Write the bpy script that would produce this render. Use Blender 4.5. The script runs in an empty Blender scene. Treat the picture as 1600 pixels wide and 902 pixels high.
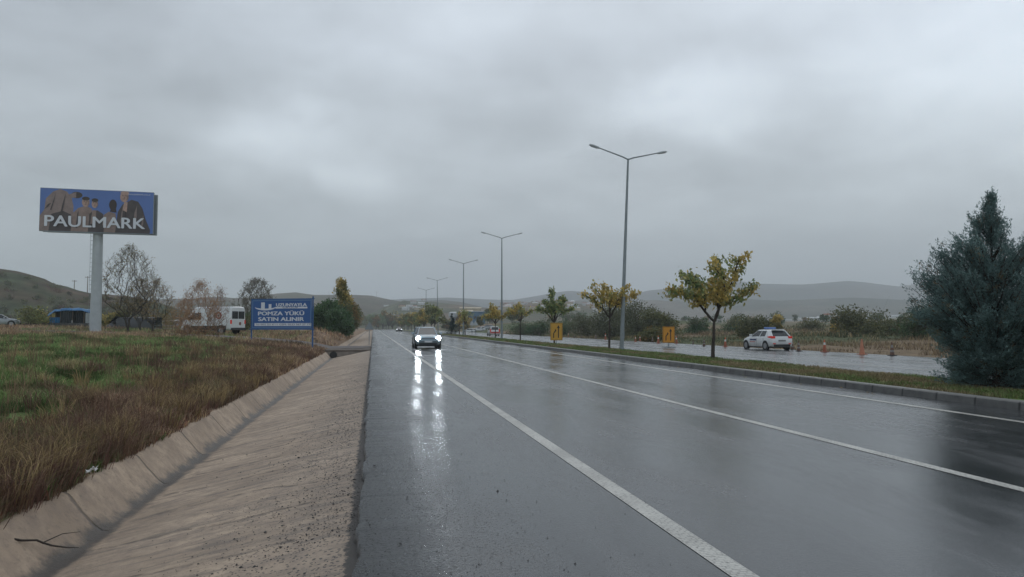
import bpy, bmesh, math, random
import numpy as np
from mathutils import Vector, Matrix
random.seed(7); RNG = np.random.default_rng(11)
S = bpy.context.scene; COL = S.collection
R = math.radians
# ------------------------------------------------------------------ camera
F = 1155.0; H0 = 1.5
PITCH = math.atan(60/F); YAW = math.atan(217*math.cos(PITCH)/F)
cam = bpy.data.cameras.new('camera'); co = bpy.data.objects.new('camera', cam); COL.objects.link(co)
co.location = (0, 0, H0); co.rotation_euler = (math.pi/2+PITCH, 0, -YAW)
cam.lens = F/1600*36; cam.sensor_width = 36; cam.clip_start = .05; cam.clip_end = 30000
S.camera = co
S.render.resolution_x = 1024; S.render.resolution_y = 577
FW = Vector((math.sin(YAW)*math.cos(PITCH), math.cos(YAW)*math.cos(PITCH), math.sin(PITCH)))
RT = Vector((math.cos(YAW), -math.sin(YAW), 0)); UP = RT.cross(FW)
def ray(u, v): return FW + RT*((u-800)/F) + UP*((451-v)/F)
def Pz(u, v, z):                                     # ground point seen at a pixel
    d = ray(u, v); t = (z-H0)/d.z; return Vector((d.x*t, d.y*t, z))
def Pd(u, v, D):                                     # point at horizontal depth D
    d = ray(u, v); hd = d.x*math.sin(YAW)+d.y*math.cos(YAW); t = D/hd
    return Vector((d.x*t, d.y*t, H0+d.z*t))
# ------------------------------------------------------------------ object helpers
def tag(o, label=None, cat=None, group=None, kind=None):
    if label: o['label'] = label
    if cat: o['category'] = cat
    if group: o['group'] = group
    if kind: o['kind'] = kind
    return o
def thing(name, label, cat, loc=(0,0,0), rz=0, group=None):
    o = bpy.data.objects.new(name, None); o.empty_display_size = .2; COL.objects.link(o)
    o.location = loc; o.rotation_euler = (0, 0, rz); return tag(o, label, cat, group)
class MB:
    """collects verts / faces / material index / vertex colours, links as ONE mesh"""
    def __init__(s): s.v=[]; s.f=[]; s.mi=[]; s.c=None
    def add(s, vs, fs, m=0):
        b = len(s.v); s.v.extend([tuple(p) for p in vs]); s.f.extend([tuple(i+b for i in f) for f in fs]); s.mi.extend([m]*len(fs)); return s
    def box(s, x0, x1, y0, y1, z0, z1, m=0, M=None):
        vs = [Vector((x,y,z)) for z in (z0,z1) for y in (y0,y1) for x in (x0,x1)]
        if M is not None: vs = [M@p for p in vs]
        return s.add(vs, [(0,2,3,1),(4,5,7,6),(0,1,5,4),(2,6,7,3),(0,4,6,2),(1,3,7,5)], m)
    def tube(s, pts, rs, n=8, m=0, cap=True):
        pts = [Vector(p) for p in pts]
        if not hasattr(rs, '__len__'): rs = [rs]*len(pts)
        b = len(s.v); prev = None
        for i, p in enumerate(pts):
            d = (pts[min(i+1,len(pts)-1)]-pts[max(i-1,0)]); d = d.normalized() if d.length > 1e-9 else Vector((0,0,1))
            a = prev if prev is not None else (Vector((0,0,1)) if abs(d.z) < .9 else Vector((1,0,0)))
            e1 = (a - d*a.dot(d)); e1 = e1.normalized() if e1.length>1e-6 else d.orthogonal().normalized()
            prev = e1; e2 = d.cross(e1)
            for k in range(n):
                t = 2*math.pi*k/n; s.v.append(tuple(p+(e1*math.cos(t)+e2*math.sin(t))*rs[i]))
        for i in range(len(pts)-1):
            for k in range(n):
                a0=b+i*n+k; a1=b+i*n+(k+1)%n; s.f.append((a0,a1,a1+n,a0+n)); s.mi.append(m)
        if cap:
            s.f.append(tuple(b+k for k in reversed(range(n)))); s.mi.append(m)
            s.f.append(tuple(b+(len(pts)-1)*n+k for k in range(n))); s.mi.append(m)
        return s
    def lathe(s, prof, n=20, c=(0,0,0), axis='z', m=0):
        b=len(s.v)
        for r,h in prof:
            for k in range(n):
                t=2*math.pi*k/n; a,bb=r*math.cos(t), r*math.sin(t)
                p = (a,bb,h) if axis=='z' else ((h,a,bb) if axis=='x' else (a,h,bb))
                s.v.append((p[0]+c[0],p[1]+c[1],p[2]+c[2]))
        for i in range(len(prof)-1):
            for k in range(n):
                a0=b+i*n+k; a1=b+i*n+(k+1)%n; s.f.append((a0,a1,a1+n,a0+n)); s.mi.append(m)
        s.f.append(tuple(b+k for k in range(n))); s.mi.append(m)
        s.f.append(tuple(b+(len(prof)-1)*n+k for k in range(n))); s.mi.append(m)
        return s
    def build(s, name, mats, parent=None, smooth=False, bevel=0):
        me = bpy.data.meshes.new(name); me.from_pydata(s.v, [], s.f)
        if not isinstance(mats, (list,tuple)): mats=[mats]
        for m in mats: me.materials.append(m)
        me.polygons.foreach_set('material_index', s.mi)
        bm = bmesh.new(); bm.from_mesh(me); bmesh.ops.recalc_face_normals(bm, faces=bm.faces); bm.to_mesh(me); bm.free()
        if smooth:
            me.polygons.foreach_set('use_smooth', [True]*len(me.polygons))
            try: me.set_sharp_from_angle(angle=R(38))
            except Exception: pass
        me.update()
        o = bpy.data.objects.new(name, me); COL.objects.link(o)
        if parent: o.parent = parent
        if bevel:
            md=o.modifiers.new('bevel','BEVEL'); md.width=bevel; md.segments=2; md.limit_method='ANGLE'
        return o
def np_mesh(name, V, Fq, col=None, mats=None, parent=None, smooth=False, mi=None):
    """V (n,3), Fq list of (m,k) int arrays"""
    me = bpy.data.meshes.new(name)
    V = np.asarray(V, np.float32); me.vertices.add(len(V)); me.vertices.foreach_set('co', V.ravel())
    loops = np.concatenate([a.ravel() for a in Fq]).astype(np.int32)
    tot = np.concatenate([np.full(len(a), a.shape[1], np.int32) for a in Fq])
    st = np.concatenate([[0], np.cumsum(tot)[:-1]]).astype(np.int32)
    me.loops.add(len(loops)); me.loops.foreach_set('vertex_index', loops)
    me.polygons.add(len(tot)); me.polygons.foreach_set('loop_start', st); me.polygons.foreach_set('loop_total', tot)
    if smooth: me.polygons.foreach_set('use_smooth', np.ones(len(tot), bool))
    if mi is not None: me.polygons.foreach_set('material_index', np.asarray(mi, np.int32))
    me.update(calc_edges=True); me.validate()
    if col is not None:
        a = me.color_attributes.new('Col', 'FLOAT_COLOR', 'POINT')
        c = np.ones((len(V),4), np.float32); c[:,:3] = col; a.data.foreach_set('color', c.ravel())
    for m in (mats if isinstance(mats,(list,tuple)) else [mats]): me.materials.append(m)
    o = bpy.data.objects.new(name, me); COL.objects.link(o)
    if parent: o.parent = parent
    return o
def copy_tree(o, parent=None):
    c = o.copy(); COL.objects.link(c); c.parent = parent
    for ch in [q for q in bpy.data.objects if q.parent == o]: copy_tree(ch, c)
    return c
def text_mesh(txt, size, m, parent, M, name='lettering', sx=1.0, bold=0.0, align='CENTER', ext=.004, sp=1.0, fat=0):
    cu = bpy.data.curves.new('t','FONT'); cu.body=txt; cu.size=size; cu.align_x=align; cu.align_y='CENTER'
    cu.offset=bold; cu.extrude=ext; cu.space_character=sp; cu.resolution_u=3
    t = bpy.data.objects.new('t', cu); COL.objects.link(t)
    bpy.context.view_layer.update()
    dg = bpy.context.evaluated_depsgraph_get(); me = bpy.data.meshes.new_from_object(t.evaluated_get(dg))
    bpy.data.objects.remove(t); me.name=name
    if fat:
        bm=bmesh.new()
        for q,(fx,fy) in enumerate(((0,0),(fat,0),(-fat,0),(0,fat*.6),(0,-fat*.6))):
            m2=me.copy(); m2.transform(Matrix.Translation((fx,fy,q*.0012))); bm.from_mesh(m2)
        bm.to_mesh(me); bm.free()
    me.transform(M @ Matrix.Diagonal((sx,1,1,1))); me.materials.clear(); me.materials.append(m)
    o = bpy.data.objects.new(name, me); COL.objects.link(o)
    if parent: o.parent = parent
    return o
# ------------------------------------------------------------------ numpy noise
def _h(i, j, s):
    n = (i*374761393 + j*668265263 + s*974711) & 0xffffffff
    n = ((n ^ (n>>13))*1274126177) & 0xffffffff
    return ((n ^ (n>>16)) & 0xffff)/65535.0
def vnoise(x, y, s=0):
    x=np.asarray(x,float); y=np.asarray(y,float)
    i=np.floor(x).astype(np.int64); j=np.floor(y).astype(np.int64); fx=x-i; fy=y-j
    fx=fx*fx*(3-2*fx); fy=fy*fy*(3-2*fy)
    return (_h(i,j,s)*(1-fx)+_h(i+1,j,s)*fx)*(1-fy)+(_h(i,j+1,s)*(1-fx)+_h(i+1,j+1,s)*fx)*fy
def fbm(x, y, s=0, o=4):
    t=0; a=.5; n=0
    for k in range(o): t=t+a*vnoise(x*2**k+17.3*k, y*2**k-9.1*k, s+k); n+=a; a*=.5
    return t/n
def sst(a, b, x): t=np.clip((x-a)/(b-a),0,1); return t*t*(3-2*t)
# ------------------------------------------------------------------ materials
def newmat(name):
    m = bpy.data.materials.new(name); m.use_nodes=True; nt=m.node_tree
    return m, nt, nt.nodes['Principled BSDF']
def N(nt, t, **kw):
    n = nt.nodes.new(t)
    for k,v in kw.items():
        if k in n.inputs.keys(): n.inputs[k].default_value=v
        else: setattr(n,k,v)
    return n
def L(nt,a,b): nt.links.new(a,b)
def noise(nt, vec, scale, detail=4, rough=.55, dist=0):
    n=N(nt,'ShaderNodeTexNoise'); n.inputs['Scale'].default_value=scale; n.inputs['Detail'].default_value=detail
    n.inputs['Roughness'].default_value=rough; n.inputs['Distortion'].default_value=dist
    if vec is not None: L(nt,vec,n.inputs['Vector'])
    return n.outputs['Fac']
def ramp(nt, fac, a, b, ca=0.0, cb=1.0, interp='LINEAR'):
    n=N(nt,'ShaderNodeMapRange'); n.clamp=True; n.interpolation_type='SMOOTHSTEP' if interp=='S' else 'LINEAR'
    L(nt,fac,n.inputs['Value']); n.inputs['From Min'].default_value=a; n.inputs['From Max'].default_value=b
    n.inputs['To Min'].default_value=ca; n.inputs['To Max'].default_value=cb; return n.outputs['Result']
def mixc(nt, fac, a, b, blend='MIX'):
    n=N(nt,'ShaderNodeMix'); n.data_type='RGBA'; n.blend_type=blend
    for sock,val in ((n.inputs[0],fac),(n.inputs[6],a),(n.inputs[7],b)):
        if isinstance(val,(int,float)): sock.default_value=val
        elif isinstance(val,(tuple,list)): sock.default_value=(*val,1) if len(val)==3 else val
        else: L(nt,val,sock)
    return n.outputs[2]
def mth(nt, op, a, b=0.0):
    n=N(nt,'ShaderNodeMath'); n.operation=op
    for s,v in ((n.inputs[0],a),(n.inputs[1],b)):
        if isinstance(v,(int,float)): s.default_value=v
        else: L(nt,v,s)
    return n.outputs[0]
def bump(nt, bs, h, strength=.3, dist=.02):
    n=N(nt,'ShaderNodeBump'); n.inputs['Strength'].default_value=strength; n.inputs['Distance'].default_value=dist
    L(nt,h,n.inputs['Height']); L(nt,n.outputs[0],bs.inputs['Normal']); return n
def simple(name, col, rough=.5, metal=0, var=.15, scale=6, bmp=0, spec=.5, emis=None, estr=0, coat=0, dirt=None):
    m,nt,b=newmat(name); tc=N(nt,'ShaderNodeTexCoord')
    f=noise(nt,tc.outputs['Object'],scale,5)
    k=ramp(nt,f,.3,.7,1-var,1+var)
    hs=N(nt,'ShaderNodeHueSaturation'); hs.inputs['Color'].default_value=(*col,1); L(nt,k,hs.inputs['Value'])
    c=hs.outputs[0]
    if dirt:
        sep=N(nt,'ShaderNodeSeparateXYZ'); L(nt,tc.outputs['Object'],sep.inputs[0])
        z=mth(nt,'ADD',sep.outputs[2],mth(nt,'MULTIPLY',noise(nt,tc.outputs['Object'],4,4),.4))
        c=mixc(nt,ramp(nt,z,.35,.85,.65,0),c,dirt)
    L(nt,c,b.inputs['Base Color'])
    L(nt,ramp(nt,f,.2,.8,max(.02,rough-.08),min(1,rough+.08)),b.inputs['Roughness'])
    b.inputs['Metallic'].default_value=metal; b.inputs['Specular IOR Level'].default_value=spec
    if coat: b.inputs['Coat Weight'].default_value=coat; b.inputs['Coat Roughness'].default_value=.06
    if bmp: bump(nt,b,noise(nt,tc.outputs['Object'],scale*6,4),bmp,.02)
    if emis: b.inputs['Emission Color'].default_value=(*emis,1); b.inputs['Emission Strength'].default_value=estr
    return m
def vcol_mat(name, rough=.7, var=.25, scale=3, transl=0, bmp=0, spec=.25, world_scale=None):
    m,nt,b=newmat(name); a=N(nt,'ShaderNodeVertexColor'); a.layer_name='Col'; tc=N(nt,'ShaderNodeTexCoord')
    f=noise(nt,tc.outputs['Object'],scale,5,.65)
    hs=N(nt,'ShaderNodeHueSaturation'); L(nt,a.outputs[0],hs.inputs['Color']); L(nt,ramp(nt,f,.3,.7,1-var,1+var),hs.inputs['Value'])
    L(nt,hs.outputs[0],b.inputs['Base Color']); b.inputs['Roughness'].default_value=rough; b.inputs['Specular IOR Level'].default_value=spec
    if transl:
        tr=N(nt,'ShaderNodeBsdfTranslucent'); L(nt,hs.outputs[0],tr.inputs['Color'])
        mx=N(nt,'ShaderNodeMixShader'); mx.inputs[0].default_value=transl
        L(nt,b.outputs[0],mx.inputs[1]); L(nt,tr.outputs[0],mx.inputs[2]); L(nt,mx.outputs[0],nt.nodes['Material Output'].inputs['Surface'])
    if bmp: bump(nt,b,noise(nt,tc.outputs['Object'],scale*5,5,.7),bmp,.1)
    return m
LEAF=vcol_mat('leaf',.5,.15,2,.38); BLADE=vcol_mat('grass_blade',.7,.1,1,.2,spec=.12)
SOIL=vcol_mat('soil_and_turf',.95,.3,1.3,bmp=.6,spec=.1); HILL=vcol_mat('hillside',.95,.45,.12,bmp=0,spec=.05)
BARK=simple('bark',(.055,.045,.038),.85,var=.3,scale=12,bmp=.5,spec=.25)
BARK_PALE=simple('pale_bark',(.13,.115,.095),.85,var=.3,scale=9,bmp=.3)
GALV=simple('galvanised_steel',(.22,.25,.26),.5,.35,.12,3)
GALV_L=simple('painted_pole_grey',(.40,.43,.44),.5,.1,.12,1.5)
BLUEP=simple('blue_paint',(.018,.085,.235),.45,0,.1,3)
WHITEP=simple('white_paint',(.6,.62,.64),.5,0,.08,5)
WHITECAR=simple('white_car_paint',(.62,.64,.65),.25,0,.04,2,coat=.6,dirt=(.25,.23,.2))
GREYCAR=simple('grey_blue_car_paint',(.20,.26,.30),.3,.3,.06,2,coat=.6,dirt=(.14,.13,.12))
REDCAR=simple('red_paint',(.45,.06,.05),.35,0,.06,2,coat=.4)
DARKCAR=simple('dark_car_paint',(.02,.023,.028),.35,.1,.1,2,coat=.4,dirt=(.07,.06,.05))
GLASS=simple('dark_window_glass',(.012,.016,.02),.08,0,.1,1,spec=.6)
RUBBER=simple('rubber',(.015,.015,.016),.8,0,.2,12)
BLACKPL=simple('black_plastic',(.02,.021,.022),.6,0,.15,8)
RIM=simple('alloy_rim',(.32,.33,.35),.35,.7,.1,6)
TAIL=simple('red_lens',(.42,.02,.015),.25,0,.1,8,emis=(1,.06,.03),estr=.12)
HEAD=simple('headlamp_glow',(.9,.9,.9),.2,0,0,1,emis=(.86,.94,1),estr=95)
HEAD2=simple('far_headlamp_glow',(.9,.9,.9),.2,0,0,1,emis=(.9,.95,1),estr=5)
LENS=simple('clear_lens',(.4,.42,.44),.15,0,.1,4)
ORANGE=simple('orange_plastic',(.52,.105,.03),.55,0,.2,9,dirt=(.12,.07,.05))
ORANGE_D=simple('dirty_orange_plastic',(.12,.06,.04),.75,0,.3,9)
ORANGE_P=simple('faded_orange_plastic',(.42,.17,.10),.65,0,.2,9)
REFL=simple('white_reflective_band',(.55,.55,.53),.5,0,.2,12)
SIGNY=simple('sign_amber',(.50,.27,.035),.5,0,.1,4)
SIGNO=simple('sign_orange',(.56,.24,.015),.5,0,.08,4)
BLACKP=simple('black_paint',(.012,.012,.012),.5,0,.1,4)
CONC=simple('concrete',(.23,.20,.175),.8,0,.2,3,bmp=.3)
TARP=simple('blue_tarpaulin',(.015,.12,.27),.5,0,.3,2,bmp=.3)
TARPD=simple('dark_netting',(.02,.026,.03),.85,0,.3,4)
WOOD=simple('weathered_wood',(.16,.12,.085),.85,0,.25,5)
TILE=simple('red_roof_tiles',(.22,.09,.06),.8,0,.2,.8)
PLASTER=simple('white_plaster',(.52,.53,.53),.8,0,.12,.5)
BEIGEW=simple('beige_plaster',(.42,.36,.26),.8,0,.12,.5)
METROOF=simple('metal_roof_sheet',(.42,.44,.45),.5,0,.1,.5)
BLUEW=simple('blue_cladding',(.07,.15,.235),.5,0,.1,.5)
STONE=simple('wet_dark_stone',(.035,.034,.033),.55,0,.4,20)

# wet asphalt
def asphalt(name, wetlo, wethi, base=(.034,.035,.037), edge=True, bstr=.35):
    m,nt,b=newmat(name); tc=N(nt,'ShaderNodeTexCoord'); O=tc.outputs['Object']
    mp=N(nt,'ShaderNodeMapping'); L(nt,O,mp.inputs['Vector']); mp.inputs['Scale'].default_value=(1,.28,1)
    big=noise(nt,mp.outputs[0],.8,6,.65,.6)
    mp2=N(nt,'ShaderNodeMapping'); L(nt,O,mp2.inputs['Vector']); mp2.inputs['Scale'].default_value=(1,.03,1)
    trk=noise(nt,mp2.outputs[0],2.2,3,.5)
    fine=noise(nt,O,110,3,.7)
    vo=N(nt,'ShaderNodeTexVoronoi'); L(nt,O,vo.inputs['Vector']); vo.inputs['Scale'].default_value=85
    sep=N(nt,'ShaderNodeSeparateXYZ'); L(nt,O,sep.inputs[0])
    k=mth(nt,'MULTIPLY',ramp(nt,fine,.35,.65,.55,1.5),ramp(nt,big,.4,.6,.85,1.2))
    hs=N(nt,'ShaderNodeHueSaturation'); hs.inputs['Color'].default_value=(*base,1)
    L(nt,mth(nt,'MULTIPLY',k,ramp(nt,trk,.3,.7,.8,1.25)),hs.inputs['Value'])
    col=hs.outputs[0]
    r=mth(nt,'ADD',ramp(nt,big,.40,.60,wetlo,wethi),ramp(nt,trk,.35,.7,0,.07))
    hgt=mth(nt,'ADD',mth(nt,'MULTIPLY',fine,.5),vo.outputs['Distance'])
    if edge:
        # loose coarse strip along the left margin, then splash spots
        wx=mth(nt,'ADD',sep.outputs[0],mth(nt,'MULTIPLY',noise(nt,O,1.3,4,.6),1.4))
        e=ramp(nt,wx,.75,1.9,1,0,'S')
        spots=noise(nt,O,34,3,.8)
        sp=mth(nt,'MULTIPLY',ramp(nt,spots,.54,.62,0,1),ramp(nt,sep.outputs[0],.2,3.2,1,0))
        r=mth(nt,'ADD',r,mth(nt,'MULTIPLY',e,.10)); r=mth(nt,'ADD',r,mth(nt,'MULTIPLY',sp,.25))
        col=mixc(nt,mth(nt,'MULTIPLY',e,.6),col,(.055,.056,.058)); col=mixc(nt,mth(nt,'MULTIPLY',sp,.6),col,(.018,.018,.018))
        hgt=mth(nt,'ADD',mth(nt,'MULTIPLY',hgt,ramp(nt,e,0,1,1,3)),mth(nt,'MULTIPLY',mth(nt,'MULTIPLY',noise(nt,O,22,4,.7),e),9))
    L(nt,col,b.inputs['Base Color']); L(nt,r,b.inputs['Roughness'])
    b.inputs['IOR'].default_value=1.45
    # film of water on matt stone: coat
    wav=noise(nt,O,9,2,.5)
    bn=bump(nt,b,hgt,bstr,.0016)
    b2=N(nt,'ShaderNodeBump'); b2.inputs['Strength'].default_value=.10; b2.inputs['Distance'].default_value=.003; L(nt,wav,b2.inputs['Height']); L(nt,bn.outputs[0],b2.inputs['Normal']); L(nt,b2.outputs[0],b.inputs['Normal'])
    return m
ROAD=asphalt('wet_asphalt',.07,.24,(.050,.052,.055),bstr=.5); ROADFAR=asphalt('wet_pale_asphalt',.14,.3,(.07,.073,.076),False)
SIDEROAD=simple('damp_side_road',(.155,.14,.135),.9,0,.2,.8,spec=.1)
def line_mat():
    m,nt,b=newmat('road_marking_paint'); tc=N(nt,'ShaderNodeTexCoord'); O=tc.outputs['Object']
    br=N(nt,'ShaderNodeTexBrick'); L(nt,O,br.inputs['Vector']); br.inputs['Scale'].default_value=1
    br.inputs['Brick Width'].default_value=.055; br.inputs['Row Height'].default_value=.035; br.inputs['Mortar Size'].default_value=.007; br.inputs['Mortar Smooth'].default_value=.4
    n=noise(nt,O,30,4,.7); n2=noise(nt,O,1.5,4,.6)
    c=mixc(nt,mth(nt,'MULTIPLY',br.outputs['Fac'],ramp(nt,n2,.35,.65,.15,1)),(.50,.49,.45),(.25,.25,.235))
    c=mixc(nt,ramp(nt,n,.53,.64,0,.8),c,(.10,.10,.095)); c=mixc(nt,ramp(nt,n2,.45,.7,0,.35),c,(.20,.19,.175))
    L(nt,c,b.inputs['Base Color']); b.inputs['Roughness'].default_value=.42; b.inputs['IOR'].default_value=1.36
    bump(nt,b,mth(nt,'SUBTRACT',1.0,br.outputs['Fac']),.4,.004); return m
LINE=line_mat()
def ditch_mat():
    m,nt,b=newmat('ditch_concrete'); tc=N(nt,'ShaderNodeTexCoord'); O=tc.outputs['Object']
    sep=N(nt,'ShaderNodeSeparateXYZ'); L(nt,O,sep.inputs[0]); X,Y=sep.outputs[0],sep.outputs[1]
    big=noise(nt,O,.7,6,.6,.5); med=noise(nt,O,5,5,.65); fine=noise(nt,O,60,4,.7)
    c=mixc(nt,ramp(nt,big,.35,.65),(.31,.235,.172),(.49,.375,.275))
    c=mixc(nt,ramp(nt,med,.42,.68,0,.7),c,(.24,.185,.148))
    # horizontal casting seams on the slope (constant Y), uneven
    wob=mth(nt,'ADD',mth(nt,'ADD',Y,mth(nt,'MULTIPLY',noise(nt,O,.8,4),.8)),mth(nt,'MULTIPLY',X,.12))
    fr=mth(nt,'FRACT',mth(nt,'MULTIPLY',wob,.85)); seam=ramp(nt,mth(nt,'ABSOLUTE',mth(nt,'SUBTRACT',fr,.5)),.0,.055,1,0,'S')
    seam=mth(nt,'MULTIPLY',seam,ramp(nt,med,.35,.6)); slope=ramp(nt,X,-2.62,-2.5)
    seam=mth(nt,'MULTIPLY',seam,slope)
    c=mixc(nt,mth(nt,'MULTIPLY',seam,.75),c,(.095,.078,.066))
    mpd=N(nt,'ShaderNodeMapping'); L(nt,O,mpd.inputs['Vector']); mpd.inputs['Scale'].default_value=(.9,4.5,1); mpd.inputs['Rotation'].default_value=(0,0,.15)
    drag=noise(nt,mpd.outputs[0],1.6,6,.7,.3); c=mixc(nt,mth(nt,'MULTIPLY',ramp(nt,drag,.48,.64,0,.7),slope),c,(.15,.125,.107))
    # panel joints of the far lining every 2.3 m
    fj=mth(nt,'FRACT',mth(nt,'DIVIDE',mth(nt,'ADD',mth(nt,'ADD',Y,mth(nt,'MULTIPLY',med,.10)),mth(nt,'MULTIPLY',X,.15)),2.3))
    jn=mth(nt,'MULTIPLY',ramp(nt,mth(nt,'ABSOLUTE',mth(nt,'SUBTRACT',fj,.5)),.0,.02,1,0,'S'),ramp(nt,X,-2.66,-2.74))
    st2=noise(nt,O,14,6,.75); c=mixc(nt,ramp(nt,st2,.52,.66,0,.45),c,(.16,.13,.105)); c=mixc(nt,mth(nt,'MULTIPLY',jn,.7),c,(.08,.07,.062))
    # silty wet line in the invert
    w=mth(nt,'ADD',mth(nt,'ABSOLUTE',mth(nt,'ADD',X,2.70)),mth(nt,'MULTIPLY',mth(nt,'SUBTRACT',noise(nt,O,2.2,6,.7),.5),.42))
    inv=ramp(nt,w,.02,.16,1,0,'S'); c=mixc(nt,mth(nt,'MULTIPLY',inv,.9),c,(.045,.04,.036))
    # spilled black grit, thicker towards the asphalt
    vo=N(nt,'ShaderNodeTexVoronoi'); L(nt,O,vo.inputs['Vector']); vo.inputs['Scale'].default_value=24; vo.inputs['Randomness'].default_value=1
    thr=ramp(nt,X,-2.3,-.12,.03,.34); grit=mth(nt,'LESS_THAN',vo.outputs['Distance'],mth(nt,'MULTIPLY',thr,ramp(nt,big,.3,.7,.4,1.3)))
    c=mixc(nt,mth(nt,'MULTIPLY',grit,.85),c,(.03,.03,.03))
    edge=ramp(nt,mth(nt,'ADD',X,mth(nt,'MULTIPLY',mth(nt,'SUBTRACT',noise(nt,O,9,5,.8),.5),.22)),-.185,-.165); c=mixc(nt,edge,c,(.014,.014,.015))
    c=mixc(nt,ramp(nt,X,-1.3,-.1,0,.3),c,(.20,.18,.165))
    L(nt,c,b.inputs['Base Color'])
    L(nt,mixc(nt,inv,(.75,)*3,(.5,)*3),b.inputs['Roughness']); b.inputs['Specular IOR Level'].default_value=.35
    hgt=mth(nt,'SUBTRACT',mth(nt,'ADD',mth(nt,'MULTIPLY',fine,.5),mth(nt,'MULTIPLY',med,1.0)),mth(nt,'MULTIPLY',mth(nt,'ADD',seam,jn),1.2))
    bump(nt,b,hgt,.95,.024); return m
DITCH=ditch_mat()
def kerb_mat():
    m,nt,b=newmat('kerb_stone'); tc=N(nt,'ShaderNodeTexCoord'); O=tc.outputs['Object']
    sep=N(nt,'ShaderNodeSeparateXYZ'); L(nt,O,sep.inputs[0])
    f=mth(nt,'FRACT',sep.outputs[1]); j=ramp(nt,mth(nt,'ABSOLUTE',mth(nt,'SUBTRACT',f,.5)),.012,.035,1,0)
    n=noise(nt,O,4,5,.6); c=mixc(nt,ramp(nt,n,.3,.7),(.055,.056,.056),(.12,.12,.115)); c=mixc(nt,j,c,(.012,.012,.012))
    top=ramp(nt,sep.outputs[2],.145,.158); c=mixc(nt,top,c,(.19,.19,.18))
    L(nt,c,b.inputs['Base Color']); b.inputs['Roughness'].default_value=.5; bump(nt,b,noise(nt,O,30,4),.4,.01); return m
KERB=kerb_mat()

# ------------------------------------------------------------------ terrain
LIP=-3.12
SR=[(-.3,58.0),(-4,58.6),(-8,60.5),(-13,64.5),(-21,70),(-34,76),(-60,84),(-110,92)]
def d_side(x,y):
    d=np.full(np.shape(x),1e9)
    for (a,b),(c,e) in zip(SR[:-1],SR[1:]):
        t=np.clip(((x-a)*(c-a)+(y-b)*(e-b))/((c-a)**2+(e-b)**2),0,1); d=np.minimum(d,np.hypot(x-a-t*(c-a),y-b-t*(e-b)))
    return d
def Hh(x,y):
    x=np.asarray(x,float); y=np.asarray(y,float)
    d=np.maximum(0,LIP-x)
    zl=-.22+.82*(1-np.exp(-d/4.5))+.42*(1-np.exp(-d/22))
    zl=zl+sst(60,105,y)*sst(8,30,d)*.55
    q=sst(2.2,5.5,d_side(x,y))
    zl=zl+q*sst(.2,2.5,d)*((fbm(x*.45,y*.45,3)-.5)*.42+(fbm(x*1.7,y*1.7,9)-.5)*.16)
    # heap of spoil beside the side road
    zl=zl+1.0*np.exp(-((x+5.0)**2/3.5+(y-72)**2/36))+.7*np.exp(-((x+4.2)**2/2.2+(y-86)**2/60))
    e=np.maximum(0,x-29.4)
    zr=-.32-.25*sst(0,1.5,e)+.45*sst(1,7,e)*fbm(x*.25,y*.16,5)*1.5+.021*np.maximum(0,e-12)+(fbm(x*.06,y*.06,6)-.5)*.9*sst(4,30,e)+2.9*sst(3,16,e)*(1-sst(55,110,e))*sst(195,225,y)*(1-sst(480,640,y))
    z=np.where(x<=LIP,zl,np.where(x>=29.4,zr,-1.1))
    far=(x>LIP)&(x<29.4)&(y>484)
    return np.where(far,-.25,z)
def axis(lo,hi,near,dense,step):
    a=list(np.arange(-near,near+1e-6,step)); s=step
    while a[-1]<hi: s*=1.09; a.append(min(hi,a[-1]+s))
    s=step
    while a[0]>lo: s*=1.09; a.insert(0,max(lo,a[0]-s))
    return a
xs=axis(-6500,6500,28,1,.5); xs=[x for x in xs if not (LIP-.3<x<30)]
xs=sorted(xs+[LIP-.25,LIP-.12,LIP,LIP+.04,5,15,29.38,29.44,29.7,30.1]+list(np.arange(30.5,44,.5))); xs=sorted(set(round(x,3) for x in xs))
ys=[-40,-20,-10,-4,0]+list(np.arange(3,100,.5)); s=.5
while ys[-1]<6500: s*=1.07; ys.append(min(6500,ys[-1]+s))
XX,YY=np.meshgrid(np.array(xs),np.array(ys)); ZZ=Hh(XX,YY)
def ground_col(x,y):
    """intrinsic colours: dry brown scrub, straw, green turf"""
    x=np.asarray(x,float); y=np.asarray(y,float); d=LIP-x
    n=fbm(x*.35,y*.35,21); n2=fbm(x*1.3,y*1.3,31); n3=fbm(x*.09,y*.09,41)
    g=sst(.32,.42,n-.02+.50*sst(10,14,y)*(1-sst(38,56,y))*sst(.2,1.6,d-.06*y)-.12+.25*np.exp(-((x+4.3)**2/1.2+(y-9)**2/5)))
    g=g*sst(-.3,.9,d-.035*y+.8*n2)
    brown=np.stack([.155+.14*n2,.108+.10*n2,.078+.065*n2],-1); green=np.stack([.085+.07*n2,.135+.09*n2,.050+.03*n2],-1)
    straw=np.array([.27,.20,.12]); c=brown*(1-g[...,None])+green*g[...,None]
    st=sst(.55,.72,fbm(x*.8,y*.8,51))[...,None]*.5; c=c*(1-st)+straw*st
    # right-hand field: mottled brown bands and grey green far away
    fn=fbm(x*.03,y*.012,61); fr=np.stack([.15+.10*fn,.11+.08*fn,.075+.05*fn],-1); gr=np.stack([.08+.04*fn,.095+.04*fn,.05+.025*fn],-1)
    mixr=sst(.45,.6,fbm(x*.02,y*.05,71))[...,None]; fr=fr*(1-mixr)+gr*mixr
    return np.where((x>29)[...,None],fr,c)
nx,ny=len(xs),len(ys); V=np.stack([XX,YY,ZZ],-1).reshape(-1,3)
idx=np.arange(nx*ny).reshape(ny,nx); Q=np.stack([idx[:-1,:-1],idx[:-1,1:],idx[1:,1:],idx[1:,:-1]],-1).reshape(-1,4)
C=ground_col(XX,YY).reshape(-1,3)
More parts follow.
